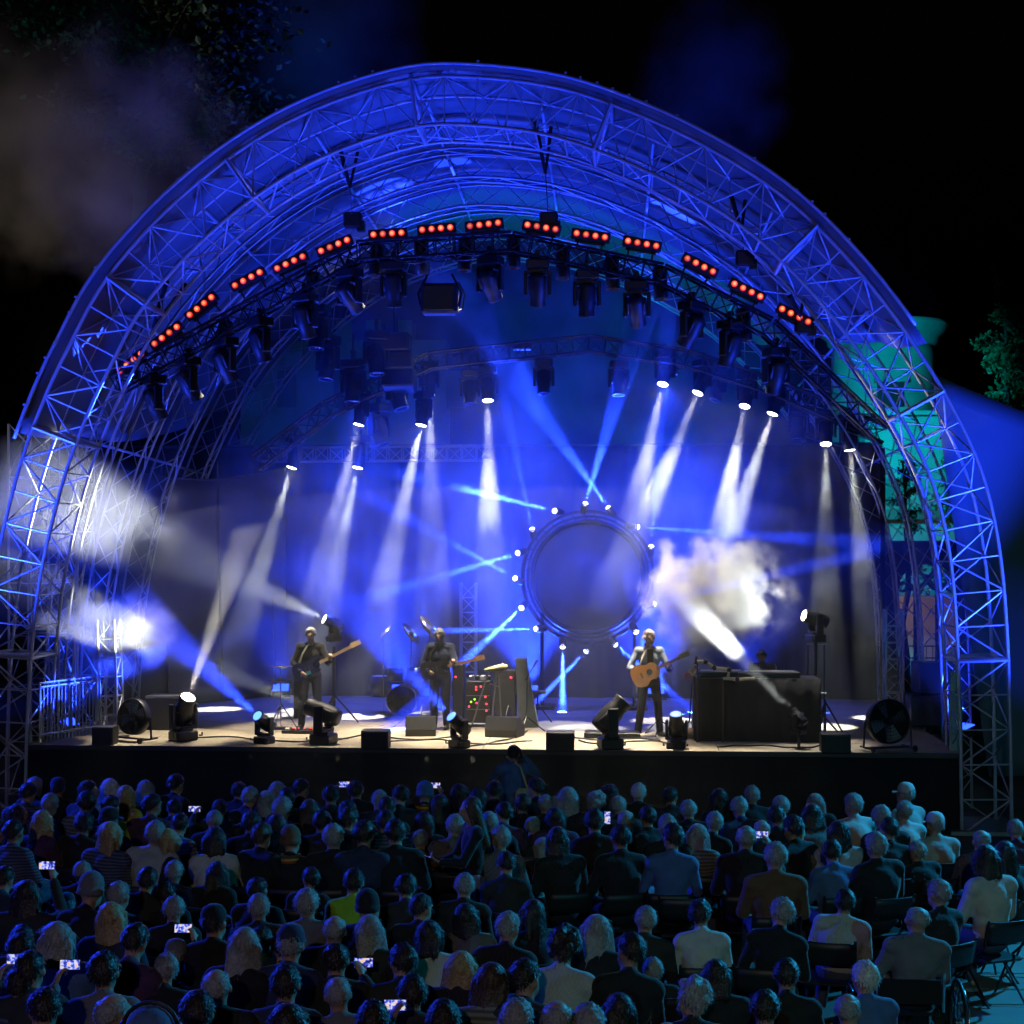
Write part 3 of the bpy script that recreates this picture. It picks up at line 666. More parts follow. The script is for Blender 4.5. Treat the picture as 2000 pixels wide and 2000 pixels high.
for i, x in enumerate((-5.0, -2.5, 0.2, 2.8, 4.8)):  # hidden lamps added to fill the haze and roof with blue
    flood((x, 8.1, 1.45), (x * .9, 4.4, 7.5), (1500, 5500, 10000, 10000, 2000)[i], BLUE, 70, 'added blue fill lamp on the floor before the backdrop, %s from left' % ORD[i])
flood((2.0, 11.5, 1.0), (2.5, 5.0, 12.0), 3500, TEAL, 60, 'turquoise floodlight on the ground behind the stage')
flood((-3.0, 13.0, .6), (-6, 22, 7), 380, TEAL, 90, 'turquoise floodlight washing the castle wall behind the stage')
flood((8.6, 15.6, .6), (8.9, 17, 1.0), 260, TEAL, 60, 'turquoise floodlight washing the courtyard wall')
flood((7.9, 15.2, 3.4), (9.0, 17, 2.6), 110, (1, .85, .6), 100, 'warm lamp inside the courtyard behind the gothic window')


for i, (x, z) in enumerate(((-3.0, 7.3), (.2, 8.1), (3.0, 7.6))):  # lamps added on the rear truss to turn the haze blue
    flood((x, RY + .3, z), (x, RY + .8, ST_Z), 2600, BLUE, 75, 'added blue fill lamp on the rear truss, %s from left' % ORD[i])
def poleflood(x, y, z, aim, pw_, col, lb, an=60):
    t = flood((x, y, z), aim, pw_, col, an, lb); MB().tube((x, y + (.3 if aim[1] < y else -.3), 0), (x, y + (.3 if aim[1] < y else -.3), z + .1), .05).build('pole', alud, t)
poleflood(-12.5, -2.2, 7.5, (-3, -12, .8), 10000, BLUE, 'blue floodlight on a pole left of the stage facing the audience', 75)
poleflood(12.5, -2.2, 7.5, (4, -12, .8), 8000, (.02, .42, .85), 'cyan floodlight on a pole right of the stage facing the audience', 75)
poleflood(-11, -30, 7.5, (-4, -10, 1), 900, (.03, .10, 1.), 'blue floodlight on a pole behind the audience at left')
poleflood(13, -29, 8, (6.5, -8, .5), 1700, (.01, .56, .64), 'turquoise floodlight on a pole behind the audience at right', 44)
flood((-10.2, -2.4, .5), (-5.2, .3, 9.4), 13000, BLUE, 48, 'blue floodlight on the ground outside the left arch leg')
flood((10.4, -2.4, .5), (5.4, .3, 8.8), 12000, BLUE, 62, 'blue floodlight on the ground outside the right arch leg')
poleflood(1.5, -36, 9.5, (0, -11, 1), 1400, (1, .86, .7), 'dim warm floodlight on a pole far behind the audience', 50)
flood((-12.5, 7.5, .5), (-9.2, 10.5, 15), 1700, (.02, .5, .55), 40, 'turquoise uplight below the tall left tree')
# lamps that catch the smoke outside the roof
poleflood(6.8, 15, 9.0, (10., 23, 7.5), 5000, TEAL, 'turquoise floodlight on a pole washing the round tower', 85)
poleflood(11.6, 16.2, 3.5, (14.2, 19.5, 8), 420, (.1, .8, .45), 'green floodlight on a pole washing the right tree', 40)
q = V((-12.5, 1.4, 0)); mhead(q, atY(150, 300, 4.5), 'added moving head on the ground far left, lighting the sky smoke', False, 1., e_warm, 2600, (1, .84, .68), 34, .7)  # lamp added to light the brown smoke left of the arch
for i, (px, py) in enumerate(((640, 60), (1390, 180))):  # unseen ground lamps added to light the plumes above the arch
    c = atY(px, py, 11.5); flood((c.x, 12.2, .5), (c.x, 11.4, c.z), 9000, BLUE, 26, 'added blue lamp behind the stage lighting the smoke plume, %s' % ['left of centre', 'right of centre'][i])
# ================================================================== people
skin = pm('skin', (.46, .27, .19), .5, 0, .12, 12, .05, 120)
skin2 = pm('tanned skin', (.34, .19, .13), .5, 0, .12, 12, .05, 120)
HAIR = {'d': pm('dark brown hair', (.028, .018, .012), .4, 0, .6, 45, 1.0, 70), 'b': pm('brown hair', (.075, .04, .02), .42, 0, .6, 45, 1.0, 70), 'g': pm('grey hair', (.30, .29, .28), .45, 0, .6, 45, 1.0, 70),
        'w': pm('white hair', (.62, .6, .56), .45, 0, .6, 45, 1.0, 70), 'y': pm('fair hair', (.42, .29, .13), .42, 0, .6, 45, 1.0, 70)}
CL = {'k': ('black', (.011, .011, .013)), 'n': ('navy', (.025, .035, .085)), 'g': ('grey', (.16, .16, .17)), 'w': ('pale', (.55, .56, .55)), 't': ('light', (.42, .46, .45)), 'Y': ('yellow', (.55, .45, .05)), 'o': ('brown', (.16, .075, .035)),
      'h': ('bright green', (.30, .62, .03)), 'p': ('plum', (.085, .03, .09)), 'e': ('beige', (.48, .36, .28)), 'r': ('red', (.45, .06, .03)), 'b': ('blue', (.07, .14, .32))}
CM = {k: pm('cloth ' + v[0], v[1], .85, 0, .3, 9, 1.0, 15, sheen=.25) for k, v in CL.items()}
def patterned(name, a, b, kind, sc_):
    m = pm(name, a, .85, 0, .2, 9, .8, 15, sheen=.25); n = m.node_tree; t = n.nodes.new('ShaderNodeTexChecker' if kind == 'check' else 'ShaderNodeTexWave'); t.inputs['Scale'].default_value = sc_
    if kind != 'check': t.bands_direction = 'Z'
    tc = n.nodes.new('ShaderNodeTexCoord'); mx = n.nodes.new('ShaderNodeMix'); mx.data_type = 'RGBA'; mx.inputs['A'].default_value = (*a, 1); mx.inputs['B'].default_value = (*b, 1)
    n.links.new(tc.outputs['Object'], t.inputs['Vector']); n.links.new(t.outputs['Fac'], mx.inputs['Factor']); n.links.new(mx.outputs['Result'], n.nodes['Principled BSDF'].inputs['Base Color']); return m
PAT = {'k': [CM['k'], CM['k'], CM['k'], patterned('dark checked cloth', (.01, .01, .012), (.024, .022, .022), 'check', 60), pm('washed black cloth', (.03, .03, .033), .85, 0, .4, 5, 1., 13)],
       'g': [CM['g'], patterned('grey checked cloth', (.10, .10, .11), (.17, .165, .16), 'check', 60), patterned('grey striped knit', (.08, .08, .09), (.26, .26, .26), 'wave', 9)],
       'n': [CM['n'], CM['n'], patterned('navy striped cloth', (.02, .03, .08), (.12, .14, .2), 'wave', 11)], 'w': [CM['w'], patterned('pale checked shirt', (.5, .5, .5), (.4, .43, .47), 'check', 70)]}
trm = pm('dark trousers', (.013, .015, .022), .8, 0, .3, 8, .3, 50); jeans = pm('blue jeans', (.06, .09, .16), .8, 0, .3, 10, .3, 70)
shoem = pm('dark shoes', (.02, .018, .016), .5, 0, .3, 8)
STAND = dict(pel=(0, 0, .95), chest=(0, 0, 1.26), neck=(0, -.005, 1.45), head=(0, .035, 1.635), sh=(.185, 0, 1.41), el=(.24, .0, 1.13), wr=(.23, .1, .9), hip=(.09, 0, .93), kn=(.1, .03, .5), an=(.11, 0, .085), toe=(.13, .17, .04))
SEAT = dict(pel=(0, 0, .54), chest=(0, -.02, .82), neck=(0, 0, 1.0), head=(0, .04, 1.150), sh=(.178, -.02, .94), el=(.24, .06, .69), wr=(.13, .3, .63), hip=(.09, .03, .53), kn=(.12, .44, .52), an=(.12, .43, .09), toe=(.13, .6, .045))
def mir(p, s): return V((p[0] * s, p[1], p[2]))
def hand(mb, w_, d, side, nrm, curl=.5, r=.0095):
    d = V(d).normalized(); nrm = V(nrm); nrm = (nrm - d * nrm.dot(d)).normalized(); sx = d.cross(nrm).normalized() * side
    w_ = V(w_); m = Matrix((sx, d, nrm)).transposed(); mb.ell(w_ + d * .05, (.04, .055, .016), m, 10, 7)
    for i, L in enumerate((.07, .08, .075, .06)):
        b = w_ + d * .09 + sx * (-.03 + i * .02); a = curl * .9; k1 = b + (d * math.cos(a) + nrm * math.sin(a)) * L * .5; a2 = curl * 2.0; k2 = k1 + (d * math.cos(a2) + nrm * math.sin(a2)) * L * .5
        mb.cap(b - d * .02, k1, r, r * .95, 7); mb.cap(k1, k2, r * .95, r * .8, 7)
    b = w_ + d * .03 - sx * .035; k1 = b + (-sx * .7 + d * .7 + nrm * .25).normalized() * .04; k2 = k1 + (-sx * .2 + d + nrm * .5).normalized() * .032
    mb.cap(b, k1, r * 1.15, r, 7); mb.cap(k1, k2, r, r * .85, 7)
HS = Matrix.Scale(1.04, 4)
def headprims(mb, M):
    M = M; r3 = M.to_3x3()
    for c, r in (((0, -.012, .022), (.075, .094, .092)), ((0, .03, -.045), (.058, .062, .068)), ((0, .055, -.082), (.032, .035, .028)), ((0, .098, -.012), (.013, .02, .026)), ((0, .078, .02), (.05, .02, .018)),
                 ((.079, -.004, -.008), (.010, .021, .032)), ((-.079, -.004, -.008), (.010, .021, .032)), ((0, .082, -.055), (.024, .014, .01))): mb.ell(M @ V(c), r, r3, 12, 8)
def figure(J, arms=None, hyaw=0., hpitch=0., hroll=0., build=1., voxel=.014, hems=True):
    """body / shirt / trousers / shoes meshes of one pose; every one a continuous surface"""
    J = dict(J); B, S, T, F = MB(), MB(), MB(), MB(); b = build
    pel, ch, nk, hd = V(J['pel']), V(J['chest']), V(J['neck']), V(J['head']); up = (nk - pel).normalized(); tr = frame(up, V((0, 1, 0))); 
    tm = Matrix((V((1, 0, 0)), up.cross(V((1, 0, 0))).normalized(), up)).transposed()
    Mh = Matrix.Translation(hd) @ Matrix.Rotation(hyaw, 4, 'Z') @ Matrix.Rotation(hpitch, 4, 'X') @ Matrix.Rotation(hroll, 4, 'Y') @ HS
    for mb, i in ((B, 0.), (S, .014)):
        mb.ell(pel + up * .03, (.155 * b + i, .115 * b + i, .11), tm); mb.ell((pel + ch) / 2 + up * .02, (.15 * b + i, .108 * b + i, .2), tm)
        mb.ell(ch, (.172 * b + i, .118 * b + i, .19), tm); mb.cap(mir(J['sh'], 1) * 1., mir(J['sh'], -1), .062 + i, .062 + i); mb.ell(nk - up * .03, (.1 * b + i, .065 + i, .055 + i), tm)
        for s in (1, -1): mb.cap(nk + V((s * .045, -.012, -.005)), mir(J['sh'], s) + V((0, 0, .02)), .04 + i, .05 + i)
    B.cap(nk - up * .05, hd + (nk - hd) * .25, .062, .056)
    headprims(B, Mh)
    S.cap(nk - up * .03, nk + up * .025, .07, .064)
    for s in (1, -1):
        key = 'R' if s > 0 else 'L'; sh = mir(J['sh'], s); el, wr = mir(J['el'], s), mir(J['wr'], s); hdv = None; nrm = V((-s, 0, 0)); curl = .5
        if arms and key in arms:
            a = arms[key]; el, wr = V(a[0]), V(a[1]); hdv = a[2] if len(a) > 2 else None; nrm = V(a[3]) if len(a) > 3 else nrm; curl = a[4] if len(a) > 4 else .6
        hdv = V(hdv) if hdv is not None else (wr - el)
        B.cap(sh, el, .05 * b, .04 * b); B.cap(el, wr, .04 * b, .027); hand(B, wr, hdv, s, nrm, curl)
        S.cap(sh, el, .05 * b + .014, .042 * b + .014); S.cap(el, el.lerp(wr, .92), .042 * b + .013, .030 + .012)
        hp, kn, an, to = mir(J['hip'], s), mir(J['kn'], s), mir(J['an'], s), mir(J['toe'], s)
        if 'legs' in J and key in J['legs']: kn, an, to = [V(q) for q in J['legs'][key]]
        B.cap(hp, kn, .085 * b, .057); B.cap(kn, an, .055, .038); B.cap(an - V((0, .03, .03)), to, .038, .032)
        T.cap(hp, kn, .085 * b + .013, .057 + .016); T.cap(kn, an + V((0, 0, .01)), .055 + .016, .04 + .022)
        F.cap(an - V((0, .045, .04)), to + V((0, .02, .004)), .044, .038)
    T.ell(pel - up * .02, (.16 * b + .008, .12 * b + .008, .13), tm)
    return dict(body=blobmesh(B, 'person', voxel, 3), shirt=blobmesh(S, 'jacket', voxel * 1.15, 4), trousers=blobmesh(T, 'trousers', voxel * 1.25, 4), shoes=F), Mh
def radial_hair(zf, zs, zb, th, lump=.006, crown=None, fr=9.):
    mb = MB(); n, k = 30, 18; vs = []
    for a in range(k + 1):
        t = math.pi * a / k
        for i in range(n):
            ph = 2 * math.pi * i / n; d = V((math.sin(t) * math.cos(ph), math.sin(t) * math.sin(ph), -math.cos(t)))
            r0 = 1 / math.sqrt((d.x / .075) ** 2 + (d.y / .094) ** 2 + (d.z / .092) ** 2)
            f = d.y / max(1e-4, math.hypot(d.x, d.y)); zm = zs + (zf - zs) * max(0, f) ** 1.2 if f > 0 else zs + (zb - zs) * (-f) ** .8
            q = max(0, min(1, (d.z - zm) / .16 + .5)); h = -.022 + q * (th + .022)
            if crown and d.z > crown: h = min(h, -.004 - (d.z - crown) * .03)
            if h > 0: h += lump * mnoise.noise(d * fr) + lump * .5 * mnoise.noise(d * fr * 2.7)
            vs.append(V((0, -.012, .022)) + d * (r0 + h))
    fs = [(a * n + i, a * n + (i + 1) % n, (a + 1) * n + (i + 1) % n, (a + 1) * n + i) for a in range(k) for i in range(n)]
    return mb.add(vs, fs).mesh('hair', True)
HM = {}
HM['m'] = [radial_hair(.55, -.1, -.72, t, l) for t, l in ((.008, .010), (.011, .014), (.015, .018))]
HM['b'] = [radial_hair(.95, .0, -.6, .006, .003, .72), radial_hair(.8, .05, -.5, .004, .003, .8)]
def longhair(L, wd, seed, r=.036):
    rnd = random.Random(seed); mb = MB().ell((0, -.03, .03), (.09, .098, .097))
    for i in range(8):
        x = (-1 + 2 * i / 7) * .075; e = L * rnd.uniform(.85, 1.1); y0 = -.05 - .03 * (1 - abs(x) / .08)
        mb.cap((x, y0, 0), (x * (1 + wd), y0 - .035, -e), r, r * rnd.uniform(.55, .85), 8)
    for s in (-1, 1): mb.cap((s * .078, .015, .03), (s * .085, .0, -L * .7), .026, .02, 8)
    return blobmesh(mb, 'hair', .011, 2)
HM['l'] = [longhair(.26, .25, 1), longhair(.34, .1, 2), longhair(.22, .45, 3)]
HM['u'] = [longhair(.12, .15, 4, .042), longhair(.15, .25, 5, .04)]
def curly(seed):
    rnd = random.Random(seed); mb = MB().ell((0, -.03, .03), (.088, .095, .093))
    for i in range(70):
        d = V((rnd.gauss(0, 1), rnd.gauss(-.35, 1), rnd.gauss(.45, .9))).normalized()
        if d.y > .45 and d.z < .55: continue
        if d.z < -.7: continue
        mb.ell(V((0, -.022, .025)) + V((d.x * .088, d.y * .1, d.z * .1)), [rnd.uniform(.018, .032)] * 3, None, 7, 5)
    return blobmesh(mb, 'hair', .010, 1)
HM['q'] = [curly(3), curly(8)]
capm = MB().lathe([(.088, -.0), (.092, .02), (.088, .06), (.066, .098), (.03, .114), (.001, .117)], 20, None, (0, -.012, .028))
capm.sheet(lambda u, v: V(((u - .5) * .15, .06 + v * .095 * math.cos((u - .5) * 2.2), .034 - .012 * v - .05 * (u - .5) ** 2 * 4 * .3)), 8, 4, .006)
def strands(me, n, seed, L=.035):
    """loose hair tips: thin tapering blades lifted off the hair mass"""
    rnd = random.Random(seed); bm = bmesh.new(); bm.from_mesh(me); bm.faces.ensure_lookup_table(); fl = [f for f in bm.faces if f.calc_center_median().length > .085]; new = []
    for i in range(n):
        f = fl[rnd.randrange(len(fl))]; c = f.calc_center_median(); nn = (c - V((0, -.01, .0))).normalized()
        if nn.y > .55 and c.z < .06: continue
        d = V((nn.x * .5 + rnd.gauss(0, .35), nn.y * .5 - .15 + rnd.gauss(0, .35), -1 + nn.z * .6)); d = (d - nn * d.dot(nn) * .72).normalized(); sd = d.cross(nn).normalized() * .0035; l_ = L * rnd.uniform(.5, 1.3)
        new.append((c + sd + nn * .001, c - sd + nn * .001, c + d * l_ + nn * rnd.uniform(.002, .011)))
    for a, b, c in new: bm.faces.new([bm.verts.new(a), bm.verts.new(b), bm.verts.new(c)])
    bm.to_mesh(me); bm.free()
for st_, n_, L_ in (('m', 420, .03), ('l', 520, .06), ('u', 480, .045), ('q', 520, .03), ('b', 160, .018)):
    for i_, me_ in enumerate(HM[st_]): strands(me_, n_, i_ + 11, L_)
HM['c'] = [capm.mesh('cap', True)]
HM['e'] = [MB().lathe([(.094, -.035), (.102, -.03), (.102, .012), (.096, .016), (.1, .05), (.085, .1), (.05, .135), (.015, .15), (.001, .152)], 20, None, (0, -.015, .02)).mesh('beanie', True)]
HM['s'] = [radial_hair(.9, .35, -.3, .002, .001)]
def wear(parent, Mh, style, mat, name=None, k=0):
    me = HM[style][k % len(HM[style])]; return inst(me, name or me.name, mat, parent, Mh, world=False)
def person(loc, rz, meshes, Mh, skinm, shirt_m, trouser_m, style, hair_m, label, group=None, cat='person', scale=1., k=0, cname='jacket', wide=1.):
    if not isinstance(loc, V): loc = V(loc)
    o = inst(meshes['body'], 'person', skinm); o.location = loc; o.rotation_euler = (0, 0, rz); o.scale = (scale * wide, scale, scale); tag(o, label, cat, group)
    MW[o.name] = Matrix.Translation(loc) @ Matrix.Rotation(rz, 4, 'Z') @ Matrix.Diagonal((scale * wide, scale, scale, 1))
    inst(meshes['shirt'], cname, shirt_m, o, world=False); inst(meshes['trousers'], 'trousers', trouser_m, o, world=False)
    if style: wear(o, Mh, style, hair_m, {'c': 'cap', 'e': 'beanie'}.get(style, 'hair'), k)
    return o
def shoes(o, mb):
    for s, h in ((0, 1), (1, 1)):
        n = len(mb.v) // 2; q = MB(); q.v = mb.v[s * n:(s + 1) * n]; nf = len(mb.f) // 2; q.f = [tuple(i - s * n for i in f) for f in mb.f[s * nf:(s + 1) * nf]]
        sm(q.build('shoe', shoem, o, world=False))
eyem = pm('dark eye', (.01, .01, .012), .2, 0, 0); lipm = pm('lips', (.3, .1, .09), .5, 0, 0)
def face(o, Mh):
    for s in (-1, 1): inst(MB().ell((s * .03, .084, -.002), (.008, .006, .005), None, 8, 6).mesh('eye', True), 'eye', eyem, o, Mh, world=False)
    inst(MB().ell((0, .094, -.055), (.022, .006, .006), None, 8, 6).mesh('mouth', True), 'mouth', lipm, o, Mh, world=False)

# ------------------------------------------------------------------ guitars
def guitar(name, loc, rot, label, outline, col, thick, scale_len, neck_m, acoustic=False, hcol=None):
    """built with the neck along +X, face towards +Z; origin at the middle of the body"""
    q = Quaternion(rot) if not isinstance(rot, Quaternion) else rot; t = thing(name, loc, 0, label, 'guitar', rot=q)
    pts = spline([(x, y, 0) for x, y in outline] + [(outline[0][0], outline[0][1], 0)], 40)[:-1]; n = len(pts); mb = MB()
    vs = [p + V((0, 0, -thick / 2)) for p in pts] + [p + V((0, 0, thick / 2)) for p in pts]
    fs = [(i, (i + 1) % n, (i + 1) % n + n, i + n) for i in range(n)] + [tuple(reversed(range(n))), tuple(range(n, 2 * n))]
    mb.add(vs, fs).build('guitar_body', col, t, world=False)
    x0 = max(x for x, y in outline) - .03; L = scale_len
    MB().box((x0 + L / 2, 0, thick / 2 + .004), (L, .05, .022)).build('neck', neck_m, t, world=False)
    MB().box((x0 + L + .08, .012, thick / 2 - .004), (.18, .085, .016), Matrix.Rotation(.15, 3, 'Y')).build('headstock', hcol or neck_m, t, world=False)
    for i in range(4): MB().tube((x0 + L + .03 + i * .035, .05, thick / 2), (x0 + L + .03 + i * .035, .085, thick / 2), .008).build('tuning_peg', chrome, t, world=False)
    MB().box((-.08, 0, thick / 2 + .008), (.03, .09, .014)).build('bridge', wood if acoustic else chrome, t, world=False)
    if acoustic: MB().lathe([(.05, 0), (.05, .003)], 20, None, (.06, 0, thick / 2)).build('sound_hole', eyem, t, world=False)
    else:
        for x in (-.01, .06): MB().box((x, 0, thick / 2 + .006), (.03, .08, .01)).build('pickup', blackp, t, world=False)
    return t
BASS = [(-.24, 0), (-.21, -.13), (-.05, -.15), (.06, -.10), (.16, -.13), (.24, -.11), (.17, -.045), (.14, 0), (.19, .05), (.3, .12), (.2, .14), (.04, .11), (-.08, .16), (-.2, .14)]
ACOU = [(-.25, 0), (-.22, -.14), (-.08, -.19), (.03, -.13), (.14, -.14), (.21, -.08), (.22, 0), (.2, .09), (.13, .14), (.03, .13), (-.08, .19), (-.22, .14)]
def quat_from(xa, za):
    x = V(xa).normalized(); z = V(za); z = (z - x * z.dot(x)).normalized(); y = z.cross(x); return Matrix((x, y, z)).transposed().to_quaternion()
# ================================================================== stage gear
def obox(name, px0, px1, pyt, pyb, y, depth, label, cat, mat=None, rot=0., part='cabinet'):
    """box whose front face fills a pixel rectangle at stage depth y"""
    a, b = atY(px0, pyb, y), atY(px1, pyt, y); t = thing(name, ((a.x + b.x) / 2, y + depth / 2, a.z), 0, label, cat)
    MB().box(((a.x + b.x) / 2, y + depth / 2, (a.z + b.z) / 2), (b.x - a.x, depth, b.z - a.z), Matrix.Rotation(rot, 3, 'Z'), .012).build(part, mat or blackp, t); return t, a, b
for px0, px1, yb, lb in ((704, 758, 1464, 'black speaker box at the stage edge below the guitarist'), (1066, 1121, 1468, 'black speaker box at the stage edge left of the singer'), (1605, 1662, 1472, 'black speaker box at the stage edge by the right fan'), (178, 220, 1456, 'black speaker box at the left stage edge')):
    q = onst((px0 + px1) / 2, yb); h = .29; s_ = pxm(q); w_ = (px1 - px0) / s_; t = thing('front_fill_speaker', (q.x, q.y + .15, ST_Z), 0, lb, 'speaker')
    MB().box((q.x, q.y + .16, ST_Z + h / 2 + .002), (w_, .3, h), bev=.012).build('cabinet', blackp, t); MB().box((q.x, q.y + .002, ST_Z + h / 2), (w_ - .05, .012, h - .05)).build('grille', blackm, t)
def wedge(px, py, w_, h, rz, lb):
    q = onst(px, py); t = thing('stage_monitor', q, rz, lb, 'monitor speaker'); mb = MB()
    P = [(-.18, 0), (.22, 0), (.25, .12), (.02, h), (-.12, h), (-.2, .12)]
    vs = [V((-w_ / 2, y, z)) for y, z in P] + [V((w_ / 2, y, z)) for y, z in P]; n = 6; fs = [(i, i + n, (i + 1) % n + n, (i + 1) % n) for i in range(n)] + [tuple(range(n)), tuple(reversed(range(n, 2 * n)))]
    mb.add(vs, fs).build('cabinet', blackp, t, world=False)
    m2 = MB(); a, b = V((0, .245, .13)), V((0, .03, h - .01)); m2.box((a + b) / 2 + V((0, .012, .008)), (w_ - .06, .012, (b - a).length - .03), frame(b - a, V((1, 0, 0)))); m2.build('grille', blackm, t, world=False)
wedge(822, 1436, .5, .32, .1, 'wedge monitor facing the guitarist'); wedge(985, 1438, .55, .33, -.25, 'wedge monitor before the lap steel guitar')
q = onst(1196, 1440); t = thing('pedal_case', q, 0, 'low flat black case on the floor left of the singer', 'case'); MB().box(q + V((0, 0, .05)), (.92, .4, .09), bev=.01).build('case', blackp, t); MB().box(q + V((0, 0, .1)), (.86, .34, .012)).build('lid', blackm, t)
# bass amp and cab
t, a, b = obox('bass_amplifier', 573, 592, 1278, 1418, 4.2, .5, 'tall dark bass amplifier behind the bassist', 'amplifier'); 
MB().box(((a.x + b.x) / 2, 4.19, (a.z + b.z) / 2 - .1), (b.x - a.x - .03, .012, (b.z - a.z) * .7)).build('grille', blackc, t)
cs = thing('cymbal_stand', onst(548, 1424), 0, 'thin stand with flat cymbals left of the bassist', 'cymbal stand'); q = onst(548, 1424); zt = atY(548, 1303, q.y).z
MB().tube(q, (q.x, q.y, zt), .014).build('pole', chrome, cs)
for k in range(3): MB().tube(q + V((0, 0, .45)), q + V((.3 * math.cos(k * 2.1), .3 * math.sin(k * 2.1), 0)), .011).build('leg', chrome, cs)
for dz, rr in ((0, .27), (-.22, .24)): sm(MB().lathe([(rr, 0), (rr * .3, .012), (.04, .03), (.01, .035)], 20, None, (q.x, q.y, zt + dz)).build('cymbal', brass, cs))
q = onst(585, 1432); t = thing('pedal_board', q, 0, 'small pedal board with red lights at the bassist\'s feet', 'pedal board'); MB().box(q + V((0, 0, .03)), (.55, .28, .05)).build('board', blackp, t)
for k in range(5):
    c = q + V((-.2 + k * .1, -.02, .07)); MB().box(c, (.07, .12, .04), bev=.006).build('pedal', [white_m, CM['r'], blackm, greym, CM['r']][k], t); MB().ell(c + V((0, -.04, .024)), (.008,) * 3).build('pilot_lamp', e_redp, t)
# guitar racks with pilot lights
t, a, b = obox('effects_rack', 909, 958, 1330, 1412, 3.0, .5, 'effects rack with red and green pilot lights behind the guitarist', 'rack')
for px, py, m_ in ((930, 1342, e_redp), (930, 1347, e_redp), (939, 1341, e_redp), (948, 1361, e_redp), (950, 1375, e_redp), (950, 1388, e_redp), (916, 1380, e_redp), (931, 1373, e_redp), (927, 1366, e_green), (920, 1371, e_green)):
    sm(MB().ell(atY(px, py, 2.99), (.017, .012, .017), None, 10, 6).build('pilot_lamp', m_, t))
for z in (.25, .5): MB().box(((a.x + b.x) / 2, 2.995, a.z + (b.z - a.z) * z * 1.3), (b.x - a.x - .03, .012, .012)).build('rack_rail', greym, t)
for k in range(4): MB().box((a.x + .1 + k * .1, 3.1, b.z + .05), (.08, .16, .08), bev=.01).build('rack_device', [greym, blackm, white_m, blackm][k], t)
t, a, b = obox('guitar_cabinet', 964, 1006, 1310, 1412, 3.1, .45, 'grey guitar cabinet right of the effects rack', 'amplifier', pm('grey grille cloth', (.07, .07, .085), .9, 0, .3, 30)); sm(MB().ell(atY(998, 1323, 3.08), (.02, .012, .02), None, 10, 6).build('pilot_lamp', e_redp, t))
t, a, b = obox('slim_amplifier', 884, 905, 1298, 1412, 3.2, .4, 'slim dark amplifier tower beside the guitarist', 'amplifier'); sm(MB().ell(atY(890, 1322, 3.18), (.017, .012, .017), None, 10, 6).build('pilot_lamp', e_redp, t))
# lap steel on a splayed stand
lp = atY(968, 1306, 1.7); ls = thing('lap_steel_guitar', lp, 0, 'cream lap steel guitar lying on a splayed stand', 'guitar')
xa = V((.42, .0, .07)); cream = pm('cream lacquer', (.62, .52, .3), .35, 0, .1, 6)
sm(MB().path([lp - xa * .45, lp - xa * .2, lp + xa * .05, lp + xa * .3, lp + xa * .48], [.03, .045, .06, .065, .045], 10).build('guitar_body', cream, ls)); MB().tube(lp + xa * .3 + V((0, 0, .06)), lp + xa * .3 + V((0, 0, .12)), .02).build('tuning_peg', chrome, ls)
sd = thing('lap_steel_stand', (lp.x, 1.7, ST_Z), 0, 'splayed silver stand under the lap steel guitar', 'stand')
for (px, py, o_) in ((920, 1422, -.12), (958, 1425, .02), (980, 1423, .05)):
    f_ = onst(px, py); MB().tube(lp + V((o_, 0, -.05)), f_, .014).build('leg', greym, sd)
MB().tube(lp + V((-.1, 0, -.25)), lp + V((.06, 0, -.3)), .012).build('crossbar', greym, sd)
# grey case standing on end, mic stand with boom, small tripod pad
q = onst(1030, 1420); t = thing('instrument_case', q, 0, 'tall grey instrument case standing upright beside the mic stand', 'case'); zt = atY(1020, 1290, q.y).z
MB().add([V((q.x + x, q.y + y, z)) for z, w0, w1 in ((ST_Z, -.14, .2), (zt, -.2, -.02)) for x, y in ((w0, -.1), (w1, -.1), (w1, .12), (w0, .12))], [(0, 1, 5, 4), (1, 2, 6, 5), (2, 3, 7, 6), (3, 0, 4, 7), (4, 5, 6, 7), (3, 2, 1, 0)]).build('case', pm('grey flight case', (.3, .3, .3), .6, 0, .2, 5), t)
MB().box((q.x - .11, q.y, zt + .02), (.2, .2, .04)).build('lid', pm('cream lid', (.5, .45, .36), .6, 0, .1), t)
def micstand(px, py, top, tip, lb, col=None):
    q = onst(px, py); a = atY(top[0], top[1], q.y); b = atY(tip[0], tip[1], q.y - .1); t = thing('microphone_stand', q, 0, lb, 'microphone stand')
    MB().tube(q + V((0, 0, .25)), a, .012).build('pole', blackm, t); MB().tube(a - (b - a) * .35, b, .009).build('boom', blackm, t); sm(MB().cap(b, b + (b - a).normalized() * .13, .016, .024).build('microphone', blackm, t))
    for k in range(3): MB().tube(q + V((0, 0, .27)), q + V((.32 * math.cos(k * 2.1 + .3), .32 * math.sin(k * 2.1 + .3), .01)), .011).build('leg', blackm, t)
micstand(1028, 1430, (1030, 1322), (1042, 1302), 'black microphone stand right of the lap steel')
micstand(1288, 1436, (1284, 1318), (1266, 1272), 'silver microphone stand in front of the singer')
micstand(1346, 1440, (1352, 1335), (1358, 1298), 'microphone stand at the left end of the keyboards')
q = onst(1050, 1412); zt = atY(1050, 1352, q.y).z; t = thing('drum_pad_stand', q, 0, 'small dark pad on a tripod right of the instrument case', 'stand'); MB().box((q.x, q.y, zt), (.3, .22, .06), bev=.015).build('pad', blackp, t)
for k in range(3): MB().tube((q.x, q.y, zt - .2), q + V((.28 * math.cos(k * 2.1 + .5), .28 * math.sin(k * 2.1 + .5), 0)), .012).build('leg', blackm, t)
